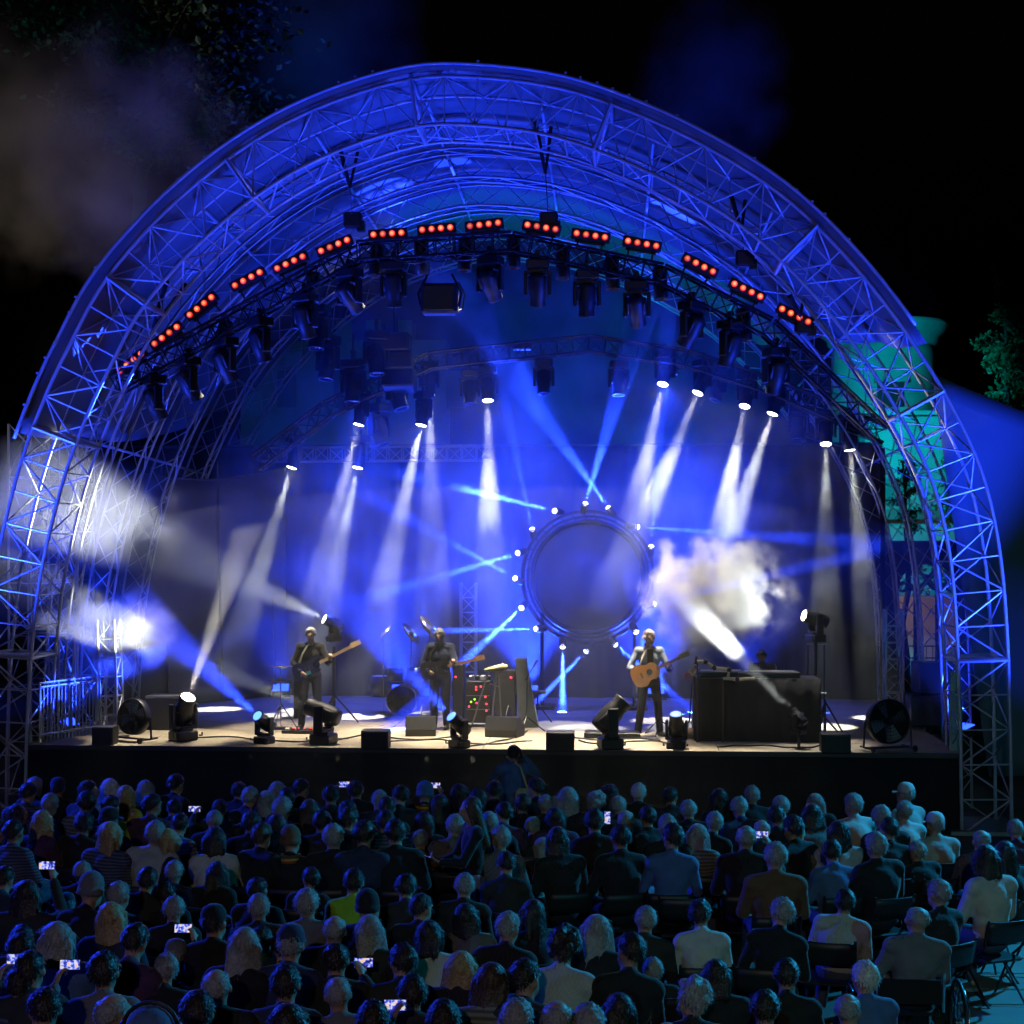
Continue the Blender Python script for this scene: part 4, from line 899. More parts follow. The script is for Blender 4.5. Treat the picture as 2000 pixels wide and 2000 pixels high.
MB().tube((q.x, q.y, zt), (q.x, q.y, zt - .25), .014).build('column', blackm, t)
# drum kit in the blue haze
dc = atZ(790, 1395, ST_Z); dk = thing('drum_kit', (dc.x, dc.y, ST_Z), 0, 'drum kit fading into the blue haze behind the guitarist', 'drum kit'); drm = pm('blue sparkle shell', (.06, .08, .2), .3, .2, .2, 20); skn = pm('drum skin', (.55, .55, .53), .6, 0, .1)
def drum(c, r, h, ax, nm):
    f = frame(ax); sm(MB().lathe([(r, 0), (r, h)], 24, f, c).build(nm, drm, dk)); MB().lathe([(r * .97, h), (r * .97, h + .006)], 24, f, c).build('drum_head', skn, dk); MB().path([V(c) + f @ V((r * math.cos(a * .3927), r * math.sin(a * .3927), h)) for a in range(16)], .012, 5, True).build('hoop', chrome, dk)
D = dc
drum(D + V((0, 0, .29)), .28, -.4, (0, 1, 0), 'bass_drum'); drum(D + V((-.18, .0, .62)), .15, .22, (0, .25, 1), 'tom'); drum(D + V((.2, 0, .62)), .16, .24, (0, .25, 1), 'tom'); drum(D + V((-.5, .35, .3)), .2, .38, (0, 0, 1), 'floor_tom'); drum(D + V((.5, .35, .48)), .17, .14, (0, 0, 1), 'snare_drum')
for px, py, tilt, rr in ((748, 1240, .9, .24), (803, 1237, .9, .24), (839, 1226, .9, .28), (880, 1283, .3, .2)):
    c = atY(px, py, D.y + .1); f = frame(V((math.sin(tilt) * (1 if px > 780 else -1), -.2, math.cos(tilt)))); sm(MB().lathe([(rr, 0), (rr * .3, .015), (.04, .04), (.01, .045)], 22, f, c).build('cymbal', brass, dk)); MB().tube(c, (c.x, c.y + .1, ST_Z), .012).build('cymbal_stand', chrome, dk)
for px in (905, 925): # thin vertical truss post behind
    pass
tr_ = truss('upright_truss', [atY(915, 1400, 7.4), atY(915, 1138, 7.4)], 'thin upright truss post standing left of the ring screen', .3, alu, .018, .3)
# keyboards behind black cloth
a, b = atZ(1358, 1449, ST_Z), atZ(1603, 1452, ST_Z); kz = atY(1480, 1326, a.y).z; kt = thing('keyboard_table', ((a.x + b.x) / 2, a.y + .4, ST_Z), 0, 'long keyboard table hidden by black cloth at the right', 'table')
sm(MB().sheet(lambda u, v: V((a.x + (b.x - a.x) * u, a.y + .02 * math.sin(u * 42) + .02 * math.sin(u * 17), ST_Z + .01 + (kz - ST_Z - .01) * v)), 90, 3, .008).build('front_cloth', blackc, kt))
for x, s in ((a.x, 1), (b.x, -1)): sm(MB().sheet(lambda u, v: V((x + .015 * math.sin(u * 20), a.y + .02 + .7 * u, ST_Z + .01 + (kz - ST_Z - .01) * v)), 20, 3, .008).build('side_cloth', blackc, kt))
MB().box(((a.x + b.x) / 2, a.y + .38, kz - .02), (b.x - a.x - .03, .72, .04)).build('table_top', blackm, kt)
for i, (px, w_, dz, lb) in enumerate(((1410, .75, .06, 'upper keyboard on the left of the black table'), (1500, 1.0, .05, 'long keyboard in the middle of the black table'))):
    c = atY(px, 1326, a.y + .3); k_ = thing('keyboard', (c.x, a.y + .3, kz), .1, lb, 'keyboard'); MB().box((0, 0, dz), (w_, .3, .09), bev=.012).build('keyboard_case', blackp, k_, world=False); MB().box((0, .09, dz + .048), (w_ - .1, .1, .012)).build('white_keys', white_m, k_, world=False)
    for n_ in range(int((w_ - .1) / .045)): MB().box((-w_ / 2 + .07 + n_ * .045, .07, dz + .056), (.012, .06, .012)).build('black_key', blackp, k_, world=False)
def armrod(pts, lb):
    P = [atY(x, y, a.y - .05) for x, y in pts]; t = thing('boom_arm', P[0], 0, lb, 'boom arm'); MB().path(P, .028, 7).build('tube', pm('cream tube', (.5, .42, .3), .4, .2, .1), t)
    for p in P[1:-1]: sm(MB().ell(p, (.045,) * 3, None, 8, 6).build('joint', blackm, t))
    MB().tube(P[0], (P[0].x, P[0].y, ST_Z), .014).build('post', alud, t)
armrod([(1362, 1292), (1378, 1292), (1395, 1304), (1424, 1308), (1422, 1322)], 'jointed cream boom arm over the left keyboard'); armrod([(1412, 1325), (1440, 1327), (1474, 1325)], 'low cream boom arm on the keyboard table')
q = onst(1352, 1442); t = thing('percussion_rack', q, 0, 'rack of small percussion pieces at the left of the keyboards', 'percussion')
MB().tube(q, atY(1355, 1300, q.y), .012).build('pole', greym, t)
for px, py, c_ in ((1343, 1320, 'r'), (1358, 1304, 'e'), (1364, 1325, 'w'), (1352, 1312, 'Y')): 
    p_ = atY(px, py, q.y); sm(MB().path([p_ + V((.05 * math.cos(k * .7854), -.01, .05 * math.sin(k * .7854))) for k in range(8)], .014, 6, True).build('shaker_ring', CM[c_], t)); MB().tube(p_, atY(1355, py, q.y), .006).build('arm', greym, t)
sm(MB().ell(q + V((-.05, 0, .09)), (.13, .1, .09)).build('cable_bundle', CM['e'], t))
q = onst(1612, 1440); t = thing('tripod_stand', q, 0, 'slim black tripod stand at the right of the keyboards', 'stand'); zt = atY(1607, 1365, q.y).z
MB().tube((q.x, q.y, ST_Z + .1), (q.x, q.y, zt), .014).build('pole', blackm, t)
for k in range(3): MB().tube((q.x, q.y, zt - .05), q + V((.34 * math.cos(k * 2.1 - .3), .3 * math.sin(k * 2.1 - .3), 0)), .016).build('leg', blackm, t)
# frame chair behind the keyboards
q = atY(1594, 1258, 3.3); t = thing('high_frame', (q.x, 3.3, ST_Z), 0, 'thin tall metal frame behind the right end of the keyboards', 'frame')
for s in (-1, 1): MB().tube((q.x + s * .14, 3.3, ST_Z), (q.x + s * .14, 3.3, q.z), .014).build('upright', alud, t)
for dz in (0, -.85): MB().tube((q.x - .16, 3.3, q.z + dz), (q.x + .18, 3.3, q.z + dz), .016).build('crossbar', greym, t)
# drum fans
def fan(px, py, r, rz, lb):
    q = onst(px, py); t = thing('drum_fan', q, rz, lb, 'fan'); c = V((0, 0, r + .12)); f = frame((0, -1, .12))
    sm(MB().lathe([(r, -.08), (r * 1.04, -.075), (r * 1.04, .075), (r, .08), (r * .96, .075), (r * .96, -.075), (r, -.08)], 32, f, c).build('shroud', blackm, t, world=False))
    for sgn, nm in ((.078, 'front_grille'), (-.078, 'rear_grille')):
        g_ = MB()
        for k in range(1, 6): g_.path([c + f @ V((r * k / 6 * math.cos(a * .3927), r * k / 6 * math.sin(a * .3927), sgn)) for a in range(16)], .004, 4, True)
        for k in range(8): g_.tube(c + f @ V((0, 0, sgn)), c + f @ V((r * math.cos(k * .7854), r * math.sin(k * .7854), sgn)), .005, n=4)
        tag(g_.build(nm, blackm, t, world=False), kind='stuff')
    for k in range(4):
        an = k * math.pi / 2 + .4; u = V((math.cos(an), math.sin(an), 0)); w_ = V((-math.sin(an), math.cos(an), 0))
        MB().add([c + f @ (u * r * .12 + w_ * .03 + V((0, 0, .04))), c + f @ (u * r * .12 - w_ * .05 - V((0, 0, .04))), c + f @ (u * r * .92 - w_ * .14 - V((0, 0, .06))), c + f @ (u * r * .92 + w_ * .08 + V((0, 0, .05)))], [(0, 1, 2, 3)]).build('blade', greym, t, world=False)
    MB().lathe([(.06, -.08), (.07, .06), (.03, .09)], 14, f, c).build('motor', blackm, t, world=False)
    for s in (-1, 1):
        MB().path([(s * (r + .05), 0, r + .12), (s * (r + .07), 0, .06), (s * (r + .02), .22, .05), (s * (r + .02), -.22, .05)], .016).build('side_stand', blackm, t, world=False)
        MB().lathe([(.05, -.015), (.05, .015)], 12, frame((1, 0, 0)), (s * (r + .02), -.22, .05)).build('wheel', blackp, t, world=False)
    MB().tube((-r - .05, 0, .05), (r + .05, 0, .05), .016).build('axle', blackm, t, world=False)
fan(1734, 1466, .33, .3, 'large black drum fan at the right stage front'); fan(262, 1448, .28, -.4, 'black drum fan by the left railing')
# left railing, stair tower and small truss towers
r0, r1 = onst(78, 1450), onst(188, 1432); rl = thing('stage_railing', r0, 0, 'metal railing with upright bars at the left of the stage', 'railing')
H_ = .95
for k in range(17):
    p = r0.lerp(r1, k / 16); th = .022 if k in (0, 5, 16) else .011; MB().tube(p, p + V((0, 0, H_ * (.94 if th < .02 else 1))), th, n=6).build('bar' if th < .02 else 'post', alu, rl)
for z in (H_, H_ * .93, .12): MB().tube(r0 + V((0, 0, z)), r1 + V((0, 0, z)), .018, n=6).build('rail', alu, rl)
truss('truss_tower', [onst(212, 1436) + V((0, .2, 0)), atY(212, 1210, onst(212, 1436).y + .2)], 'short upright truss tower beside the left railing', .29, alu, .022, .28)
truss('truss_tower', [atY(1745, 1385, 4.2), atY(1745, 1190, 4.2)], 'short upright truss tower right of the backdrop', .3, alu, .022, .28)
for i, (x, y) in enumerate(((-8.15, 3.0), (-8.6, 5.2))): truss('scaffold_tower', [V((x, y, 0)), V((x, y, 6.5))], ['silver scaffold tower close behind the left arch leg', 'silver scaffold tower farther behind the left arch leg'][i], .9, alu, .024, .9)
# side speaker stack and service panel at the right wing
sx = atY(1825, 1300, 3.4); t = thing('wing_speaker_stack', (sx.x, 3.6, ST_Z), 0, 'tall dark speaker stack in the right wing', 'speaker stack')
for k in range(2): MB().box((sx.x + .05 * (k % 2), 3.7, ST_Z + .3 + k * .56), (.8 - .12 * k, .6, .54), Matrix.Rotation(.06 * k, 3, 'Z'), .02).build('cabinet', blackp, t)
pz = atY(1865, 1312, .5); t = thing('steel_post', (pz.x, .5, 0), 0, 'flat teal lit steel post beside the right arch leg', 'post'); MB().box((pz.x, .5, (pz.z) / 2 + .0), (.16, .1, pz.z)).build('post', greym, t); MB().box((pz.x, .44, ST_Z + .35), (.2, .04, .7)).build('cover_plate', greym, t)
t = thing('equipment_case', onst(310, 1440), 0, 'dark flight case behind the left fan', 'case'); q = onst(310, 1430); MB().box(q + V((0, .5, .28)), (.6, .5, .55), bev=.015).build('case', blackp, t); MB().box(q + V((0, .5, .57)), (.62, .52, .04)).build('lid', greym, t)
# cables on the deck
cbl = [((330, 1448), (430, 1440), (560, 1450), (680, 1444)), ((760, 1450), (850, 1446), (940, 1455), (1040, 1448)), ((1130, 1448), (1180, 1455), (1260, 1448), (1310, 1454)), ((1110, 1440), (1160, 1446), (1240, 1444), (1290, 1447)), ((1400, 1460), (1480, 1457), (1560, 1462), (1600, 1458)), ((640, 1452), (720, 1436), (800, 1446), (890, 1440)), ((900, 1462), (960, 1452), (1010, 1440), (1030, 1428))]
for i, c_ in enumerate(cbl):
    P = spline([onst(x, y) + V((0, 0, .014)) for x, y in c_], 24); P = [p + V((0, .05 * math.sin(k * .9 + i), 0)) for k, p in enumerate(P)]; t = MB().path(P, .012, 5).build('cable', blackp)
    tag(t, 'black cable snaking over the deck ' + ['by the left moving heads', 'below the guitarist', 'at the singer\'s feet', 'behind the pedal case', 'before the keyboard table', 'between bassist and guitarist', 'towards the lap steel'][i], 'cable', 'cables on the deck')
# ================================================================== trees
leafm = pm('leaf green', (.06, .10, .035), .55, 0, .5, 2.); leafd = pm('dark leaf green', (.035, .06, .025), .55, 0, .5, 2.); bark = pm('bark', (.07, .05, .035), .9, 0, .4, 6, .6, 20)
def tree(base, h, crad, label, zc0, n, lm, kind='broad', lean=(0, 0), seed=1, ls=.16, branches=26):
    rnd = random.Random(seed); base = V(base); t = thing('tree', base, 0, label, 'tree'); top = base + V((lean[0], lean[1], h))
    tr = MB(); P = [base.lerp(top, i / 8) + V((rnd.uniform(-.08, .08), rnd.uniform(-.08, .08), 0)) for i in range(9)]; tr.path(P, [.02 + .028 * h * (1 - i / 8.3) * .55 for i in range(9)], 8)
    tips = []
    for i in range(branches):
        f = zc0 + (1 - zc0) * (i + rnd.random()) / branches; p = base.lerp(top, f); an = rnd.uniform(0, 6.28); q_ = (f - zc0) / (1 - zc0)
        L = crad * ((1.05 - q_) if kind == 'conifer' else math.sqrt(max(.05, 1 - (2 * q_ - .85) ** 2 * .8))) * rnd.uniform(.7, 1.15); d = V((math.cos(an), math.sin(an), -.12 if kind == 'conifer' else rnd.uniform(.1, .7))).normalized()
        e = p + d * L; tr.path([p, p.lerp(e, .5) + V((0, 0, .06 * L)), e], [.03, .02, .008], 5); tips.append((p, e, L))
    sm(tr.build('trunk', bark, t)); lf = MB()
    for i in range(n):
        p, e, L = tips[rnd.randrange(len(tips))]; f = rnd.betavariate(2.2, 1.2); c = p.lerp(e, f) + V((rnd.gauss(0, .11 * L + .05), rnd.gauss(0, .11 * L + .05), rnd.gauss(0, .08 * L + .03)))
        m = Quaternion((rnd.gauss(0, 1), rnd.gauss(0, 1), rnd.gauss(0, 1), rnd.gauss(0, 1))).normalized().to_matrix(); s_ = ls * rnd.uniform(.6, 1.3)
        lf.add([c + m @ V((0, -s_ * .5, 0)), c + m @ V((s_ * .3, 0, .02)), c + m @ V((0, s_ * .5, 0)), c + m @ V((-s_ * .3, 0, .02))], [(0, 1, 2, 3)])
    tag(lf.build('crown', lm, t), kind='stuff'); return t
q = atY(1962, 1000, 19); zt = atY(1950, 515, 19).z; tree((q.x, 19, 0), zt, 2.3, 'green lit tree standing at the right edge behind the arch', .25, 14000, leafm, 'conifer', seed=3, ls=.19, branches=70)
q = atY(1768, 1000, 15.5); zt = atY(1768, 900, 15.5).z; tree((q.x, 15.5, 0), zt, .5, 'small dark tree in front of the turquoise tower', .72, 600, leafd, 'broad', seed=5, ls=.1, branches=22)
q = atY(345, 300, 9.5); zt = atY(330, -260, 9.5).z; tree((q.x - 3.2, 13, 0), zt * 1.08, 3.4, 'tall dark tree whose branches hang into the top left sky', .62, 9000, leafd, 'broad', (3.2, -3), seed=9, ls=.2, branches=50)
# ------------------------------------------------------------------ performers (face the audience: local +Y turned to world -Y)
def loc2w(loc, rz, p): return V(loc) + Matrix.Rotation(rz, 3, 'Z') @ V(p)
mapleneck = pm('maple neck', (.5, .33, .15), .4, 0, .2, 8)
def performer(px, py, rz, arms, J=None, hy=0, hp=0, style='m', hair='g', shirt='k', tm=None, label='', scale=1., k=0, sk=None, cname='shirt', build=1.):
    loc = onst(px, py); ms, Mh = figure(J or STAND, arms, hy, hp, build=build, voxel=.0095)
    o = person(loc, rz, ms, Mh, sk or skin, CM[shirt], tm or trm, style, HAIR[hair], label, scale=scale, k=k, cname=cname); face(o, Mh); shoes(o, ms['shoes']); return o, loc
def strap(t, loc, rz, pts, col=None): 
    MB().path([loc2w(loc, rz, p) for p in pts], .018, 5).build('strap', col or pm('pale strap', (.45, .42, .36), .8, 0, 0), t)
# bassist
rz = math.pi + .15; sc_ = 1.0
JB = dict(STAND); JB['head'] = (0, .05, 1.63)
JB['legs'] = {'R': ((.13, .06, .5), (.16, .02, .085), (.2, .18, .04)), 'L': ((-.12, .05, .5), (-.14, -.02, .085), (-.18, .14, .04))}
o, L = performer(607, 1424, rz, {'R': ((.3, .02, 1.15), (.16, .2, 1.0), (-.6, .3, -.5), (0, -1, .2), .7), 'L': ((-.3, .12, 1.16), (-.36, .3, 1.2), (.0, .3, 1), (.6, -.6, .3), 1.0)}, JB, -.12, -.18, 'm', 'w', 'k', trm, 'bassist with white hair in black shirt playing a bass', k=1)
bp = loc2w(L, rz, (.07, .19, 1.04)); xa = Matrix.Rotation(rz, 3, 'Z') @ V((-.82, .12, .42)); za = Matrix.Rotation(rz, 3, 'Z') @ V((.1, 1, .1))
t = guitar('bass_guitar', bp, quat_from(xa, za), 'dark bass guitar held by the white haired bassist', BASS, pm('dark lacquer', (.02, .02, .025), .2, 0, 0), .045, .62, mapleneck)
MB().box((0, -.07, .026), (.12, .06, .006)).build('pickguard', pm('turquoise guard', (.05, .35, .4), .3, 0, 0), t, world=False)
strap(t, L, rz, [(.2, .12, 1.1), (.14, .13, 1.3), (.06, .1, 1.44), (-.02, .03, 1.49), (-.1, -.1, 1.42), (-.2, -.14, 1.2)])
# guitarist
rz = math.pi - .1
o, L = performer(860, 1424, rz, {'R': ((.3, .0, 1.14), (.17, .2, 1.02), (-.6, .3, -.4), (0, -1, .2), .7), 'L': ((-.28, .1, 1.14), (-.32, .3, 1.12), (.1, .3, .9), (.6, -.6, .3), 1.0)}, dict(STAND, head=(0, .06, 1.62)), 0., -.35, 'm', 'g', 'n', trm, 'guitarist with short grey hair in dark blue shirt looking down', k=0, build=1.08)
bp = loc2w(L, rz, (.07, .2, 1.04)); xa = Matrix.Rotation(rz, 3, 'Z') @ V((-.9, .1, .22)); za = Matrix.Rotation(rz, 3, 'Z') @ V((.1, 1, .15))
t = guitar('electric_guitar', bp, quat_from(xa, za), 'dark electric guitar held by the guitarist in dark blue', BASS, pm('black lacquer', (.015, .015, .018), .2, 0, 0), .042, .5, wood)
strap(t, L, rz, [(.2, .12, 1.1), (.14, .14, 1.3), (.06, .1, 1.44), (-.02, .03, 1.49), (-.1, -.1, 1.42), (-.2, -.14, 1.2)], blackc)
# singer
rz = math.pi + .12
JS = dict(STAND, head=(0, .05, 1.63)); JS['legs'] = {'R': ((.14, .06, .5), (.19, .03, .085), (.24, .18, .04)), 'L': ((-.14, .04, .5), (-.18, -.02, .085), (-.24, .13, .04))}
o, L = performer(1268, 1438, rz, {'R': ((.33, .02, 1.14), (.15, .25, 1.06), (-.7, .3, -.3), (0, -1, .2), .6), 'L': ((-.32, .1, 1.12), (-.32, .31, 1.16), (.2, .3, .9), (.6, -.6, .3), 1.0)}, JS, .1, -.08, 'q', 'y', 'b', trm, 'singer with curly grey hair in denim shirt playing acoustic guitar', k=0, cname='denim_shirt')
for c in o.children:
    if c.name.startswith('hair'): c.material_slots[0].link = 'OBJECT'; c.material_slots[0].material = pm('grey blond hair', (.5, .42, .36), .5, 0, .3, 60, .4, 120)
    if c.name.startswith('denim'): c.material_slots[0].link = 'OBJECT'; c.material_slots[0].material = pm('faded denim', (.28, .33, .42), .8, 0, .3, 14, .35, 70)
MB().box((0, .13, 1.28), (.1, .03, .34)).build('undershirt', blackc, o, world=False)
bp = loc2w(L, rz, (.08, .24, 1.06)); xa = Matrix.Rotation(rz, 3, 'Z') @ V((-.8, .1, .38)); za = Matrix.Rotation(rz, 3, 'Z') @ V((.1, 1, .12))
t = guitar('acoustic_guitar', bp, quat_from(xa, za), 'honey coloured acoustic guitar held by the singer', ACOU, pm('honey spruce', (.62, .24, .035), .3, 0, .2, 5), .1, .42, wood, True, pm('headstock wood', (.4, .25, .1), .4, 0, .2, 8))
strap(t, L, rz, [(.2, .16, 1.1), (.14, .15, 1.3), (.06, .1, 1.44), (-.02, .03, 1.49), (-.1, -.1, 1.42), (-.2, -.14, 1.2)])
# keyboard player, half hidden by the beam
rz = math.pi - .3; q = atY(1492, 1268, 3.4)
JK = dict(SEAT, chest=(0, .06, .84), neck=(0, .12, 1.0), head=(0, .19, 1.15), sh=(.18, .1, .97), el=(.26, .2, .74), wr=(.2, .46, .74))
ms, Mh = figure(JK, None, 0, -.4, voxel=.011); kl = V((q.x, 3.4, q.z - 1.28))
kp = person(kl, rz, ms, Mh, skin2, CM['p'], trm, 'm', HAIR['d'], 'keyboard player in dark red bending behind the black keyboards', k=1); face(kp, Mh); shoes(kp, ms['shoes'])
st = thing('keyboard_stool', (kl.x, kl.y, ST_Z), 0, 'round black stool under the keyboard player', 'stool'); hz_ = kl.z + .44
MB().lathe([(.17, hz_ - .05), (.18, hz_ - .03), (.18, hz_), (.16, hz_ + .01)], 20, None, (kl.x, kl.y, 0)).build('seat', blackc, st)
MB().tube((kl.x, kl.y, ST_Z), (kl.x, kl.y, hz_ - .05), .03).build('column', chrome, st); MB().lathe([(.2, ST_Z), (.2, ST_Z + .03), (.04, ST_Z + .05)], 16, None, (kl.x, kl.y, 0)).build('foot', blackm, st)
kd = thing('keyboard_riser_deck', (kl.x, kl.y, ST_Z)); bpy.data.objects.remove(kd)
# photographer before the stage
ms, Mh = figure(dict(STAND, head=(0, .05, 1.62)), {'R': ((.33, .16, 1.33), (.13, .26, 1.56), (-.3, .2, .9), (-.8, 0, 0), .7), 'L': ((-.3, .18, 1.28), (-.08, .3, 1.5), (.3, .3, .8), (.8, 0, 0), .7)}, -.15, .05, voxel=.011)
q = atY(1003, 1455, -3.2); ph = person((q.x, -3.2, 0), 0, ms, Mh, skin, CM['b'], jeans, 'm', HAIR['d'], 'photographer in blue shirt aiming a camera at the stage edge', scale=q.z / 1.755, k=1); shoes(ph, ms['shoes'])
t = thing('camera', (q.x + .03, -2.82, q.z - .16), 0, 'black camera raised by the photographer before the stage', 'camera')
MB().box((q.x + .03, -2.82, q.z - .16), (.15, .07, .1), bev=.012).box((q.x + .03, -2.83, q.z - .1), (.06, .06, .03)).build('camera_body', blackp, t)
sm(MB().lathe([(.04, 0), (.042, .06), (.036, .12)], 16, frame((0, 1, 0)), (q.x + .03, -2.79, q.z - .16)).build('camera_lens', blackm, t))
bag = thing('shoulder_bag', (q.x + .2, -3.36, .9), 0, 'pale patterned bag on the photographer\'s right hip', 'bag'); bl_ = pm('pale bag', (.6, .55, .35), .8, 0, .5, 14)
MB().box((q.x + .14, -3.36, .95), (.2, .12, .3), bev=.04).build('bag_body', bl_, bag); MB().path([(q.x + .2, -3.36, 1.1), (q.x + .1, -3.3, 1.38), (q.x - .1, -3.14, 1.5)], .014).build('bag_strap', bl_, bag)
# ------------------------------------------------------------------ audience
# (region x0, x in the 3.864x enlargement, y of the head top, style, hair, clothes)
A_ = """285 65 m g k|440 70 c n k|190 115 m d n|630 95 m d k|820 72 l w Y|970 130 u y Y|1110 90 u g k|1310 48 m d k|1785 110 m d k|1865 145 m g k|350 195 m g n|620 175 m d g|830 205 m d Y|1130 185 m d p|90 275 l d k|310 320 l y p|590 255 m d k|870 240 m d k
1300 235 m d k|1610 235 m d k|130 385 m d n|560 325 m d k|800 300 c k k|1350 345 m d g|1610 320 m g k|0 390 m d n|790 400 l y n|1090 385 m g t|1290 455 l y k|1600 450 u d w|1880 330 m d k|1810 425 m d k|1910 430 m d k|10 745 m d n|630 710 m g k|940 735 m d k|1250 705 m g n|1600 715 l d k
160 855 l d k|640 820 e g k|860 865 m g n|480 940 c n n|1310 855 m d k|850 1015 l y n|1310 985 m g k|1680 1030 c k k|530 1095 l g b|880 1180 m d p|20 1240 m d n|110 1180 m d k|1250 1275 c g n|1750 1205 l g k|310 1390 m d k|840 1370 m d g|1240 1420 m g k|1690 1475 b g k|350 1565 m d k|850 1605 b g k|1390 1665 m d k|60 1500 m d n"""
B_ = """145 92 l g k|325 80 m d k|100 172 l g k|265 148 m d r|190 218 m g k|580 128 m d k|810 90 m d k|885 160 m g n|980 218 m d k|400 240 l b k|700 245 m d k|1080 135 m d k|1120 190 m g k|1240 110 e b r|1370 200 l d k|1590 110 l d k|1650 165 m d k|1810 85 m d k|1850 255 m d p|1860 315 b g k|720 300 m d k|1015 305 m d n|510 335 m d n
145 345 l d k|475 320 m d k|35 420 m b k|590 425 m g k|820 400 m d n|1285 320 u d n|1100 395 m d k|910 445 b g e|1195 465 m g o|280 450 e o r|1470 355 m g g|1850 445 m g g|360 755 m d k|725 765 m d h|1090 815 m d k|45 815 m d k|1510 800 m g k|70 950 m g k|435 905 m g g|830 940 e k k|1190 955 m d k|495 1100 b g k|215 1170 c n n|890 1120 l g k
1360 1160 u d w|1675 1015 l d g|1800 1085 m g k|180 1260 m d k|60 1200 m d Y|645 1320 m d k|1095 1345 m d k|1510 1385 l y k|250 1490 m d n|710 1545 b g g|1120 1580 m d k|1720 1500 l b g|1390 1640 m d k|320 1710 l d b|860 1770 m d g|1900 1770 m g k|80 1900 m g n"""
C_ = """175 75 m d k|60 190 m d k|270 200 m g k|380 145 l g k|430 210 m g g|565 185 q g k|715 125 q d k|820 215 m g k|940 115 m w k|1235 145 m d k|1520 150 l d k|1805 135 m g k|1760 225 m g n|1375 250 m g k|1490 330 m g k|310 300 l d p|910 310 b g k|1045 290 m d k|655 315 m d k|1190 345 m g k|115 375 m g k|800 435 m d k|1180 425 m d b|1400 425 l g g
1745 425 b g k|1830 385 b g k|390 450 l d k|225 530 u g k|660 505 l d k|800 510 l d t|15 640 m d k|130 995 l d k|590 1120 l g k|950 1030 m g k|1430 1010 m d w|1890 985 m g k|365 1195 q d w|600 1335 b g t|760 1240 m d k|90 1375 m d k|1095 1440 m g k|1555 1440 u d k|300 1605 b g k|830 1700 u d k|1330 1605 q g k|50 1760 m g n|1190 1890 b g k|620 1820 m g n|1900 1680 m d k"""
D_ = """60 270 m d k|160 215 m g t|405 190 u g k|415 275 u d g|645 195 m g w|1010 105 c w t|990 240 m g w|925 290 m g k|220 355 m d k|870 375 m d k|1265 330 c w t|135 425 m y o|550 400 l d t|850 475 m g k|740 535 m d k|485 550 m d b|30 545 m g o|1190 540 m g k|1615 460 b g g|1680 580 u d w|1850 540 l d k|1265 845 m g k|470 905 m d w|1035 1045 b g g|160 1455 m d k|715 1465 m w b|550 1705 b g k|1910 390 m g p"""
ppl = []
for x0, txt in ((0, A_), (500, B_), (1000, C_), (1500, D_)):
    for e in txt.replace('\n', '|').split('|'):
        x, y, st_, hc, cc = e.split(); ppl.append([x0 + int(x) / 3.864, 1500 + int(y) / 3.864, st_, hc, cc])
# rows 0.92 m apart; snap each head to a row, let the sitting height absorb the rest
PITCH = .92; Y0 = -4.6
taken = {}
def cand(e):
    z0 = 1.27; p = atZ(e[0], e[1], z0); k0 = (Y0 - p.y) / PITCH; res = []
    for k in (round(k0), math.floor(k0), math.ceil(k0), round(k0) - 1, round(k0) + 1):
        if k < 0: continue
        y = Y0 - k * PITCH; q = atY(e[0], e[1], y); res.append((k, q.x, q.z))
    return res
placed = []
for e in sorted(ppl, key=lambda e: e[1]):
    best = None
    for k, x, z in cand(e):
        gap = min([abs(x - xx) for xx in taken.get(k, [])] + [9]); cost = abs(z - 1.27) * 6 + max(0, .46 - gap) * 14
        if best is None or cost < best[0]: best = (cost, k, x, z)
    c, k, x, z = best
    if z < 1.02: z = 1.02
    taken.setdefault(k, []).append(x); placed.append([e, k, x, min(z, 1.5)])
# shared seated bodies: (build, head yaw, pitch, roll, lean)
VAR = []
for (bd_, hy, hp, hr, lean) in ((.95, 0, .02, 0, 0), (1.06, .12, -.05, .04, .0), (1.0, -.45, 0, 0, .02), (1.14, .05, .05, -.05, -.02), (.92, .5, -.05, 0, .03), (1.0, -.15, -.1, .08, .04)):
    J_ = dict(SEAT); J_['sh'] = (.178 * (.5 + bd_ / 2), -.02, .94); J_['head'] = (0, .04 + lean, 1.150)
    VAR.append((figure(J_, None, hy, hp, hr, bd_, .015), J_))
# phones: px, py, size, tilt
PH = [(92, 1690, 0), (287, 1724, 1), (358, 1813, 0), (33, 1873, 0), (137, 1884, 0), (710, 1880, 0), (772, 1963, 0), (673, 1532, 0), (849, 1534, 0), (1186, 1597, 1), (1487, 1630, 0), (380, 1580, 0)]
holders = {}
for i, (px, py, vert) in enumerate(PH):
    best = None
    for j, (e, k, x, z) in enumerate(placed):
        if j in holders.values(): continue
        dx = px - e[0]; dy = py - e[1]; s_ = FPX / (Y0 - k * PITCH - CAMP.y)
        if abs(dx) / s_ > .42 or dy / s_ > .45 or dy / s_ < -.35: continue
        c = abs(abs(dx) / s_ - .2) + abs(dy / s_ - .1) * .6
        if best is None or c < best[0]: best = (c, j)
    if best: holders[i] = best[1]
hold_of = {j: i for i, j in holders.items()}
COLN = {'k': 'a black top', 'n': 'a navy jacket', 'g': 'a grey top', 'w': 'a pale shirt', 't': 'a light top', 'Y': 'a yellow jacket', 'o': 'a brown jacket', 'h': 'a bright green vest', 'p': 'a plum top', 'e': 'a beige shirt', 'r': 'a red scarf', 'b': 'a blue shirt'}
HN = {'m': 'short %s hair', 'b': 'thinning %s hair', 'l': 'long %s hair', 'u': 'bobbed %s hair', 'q': 'curly %s hair'}
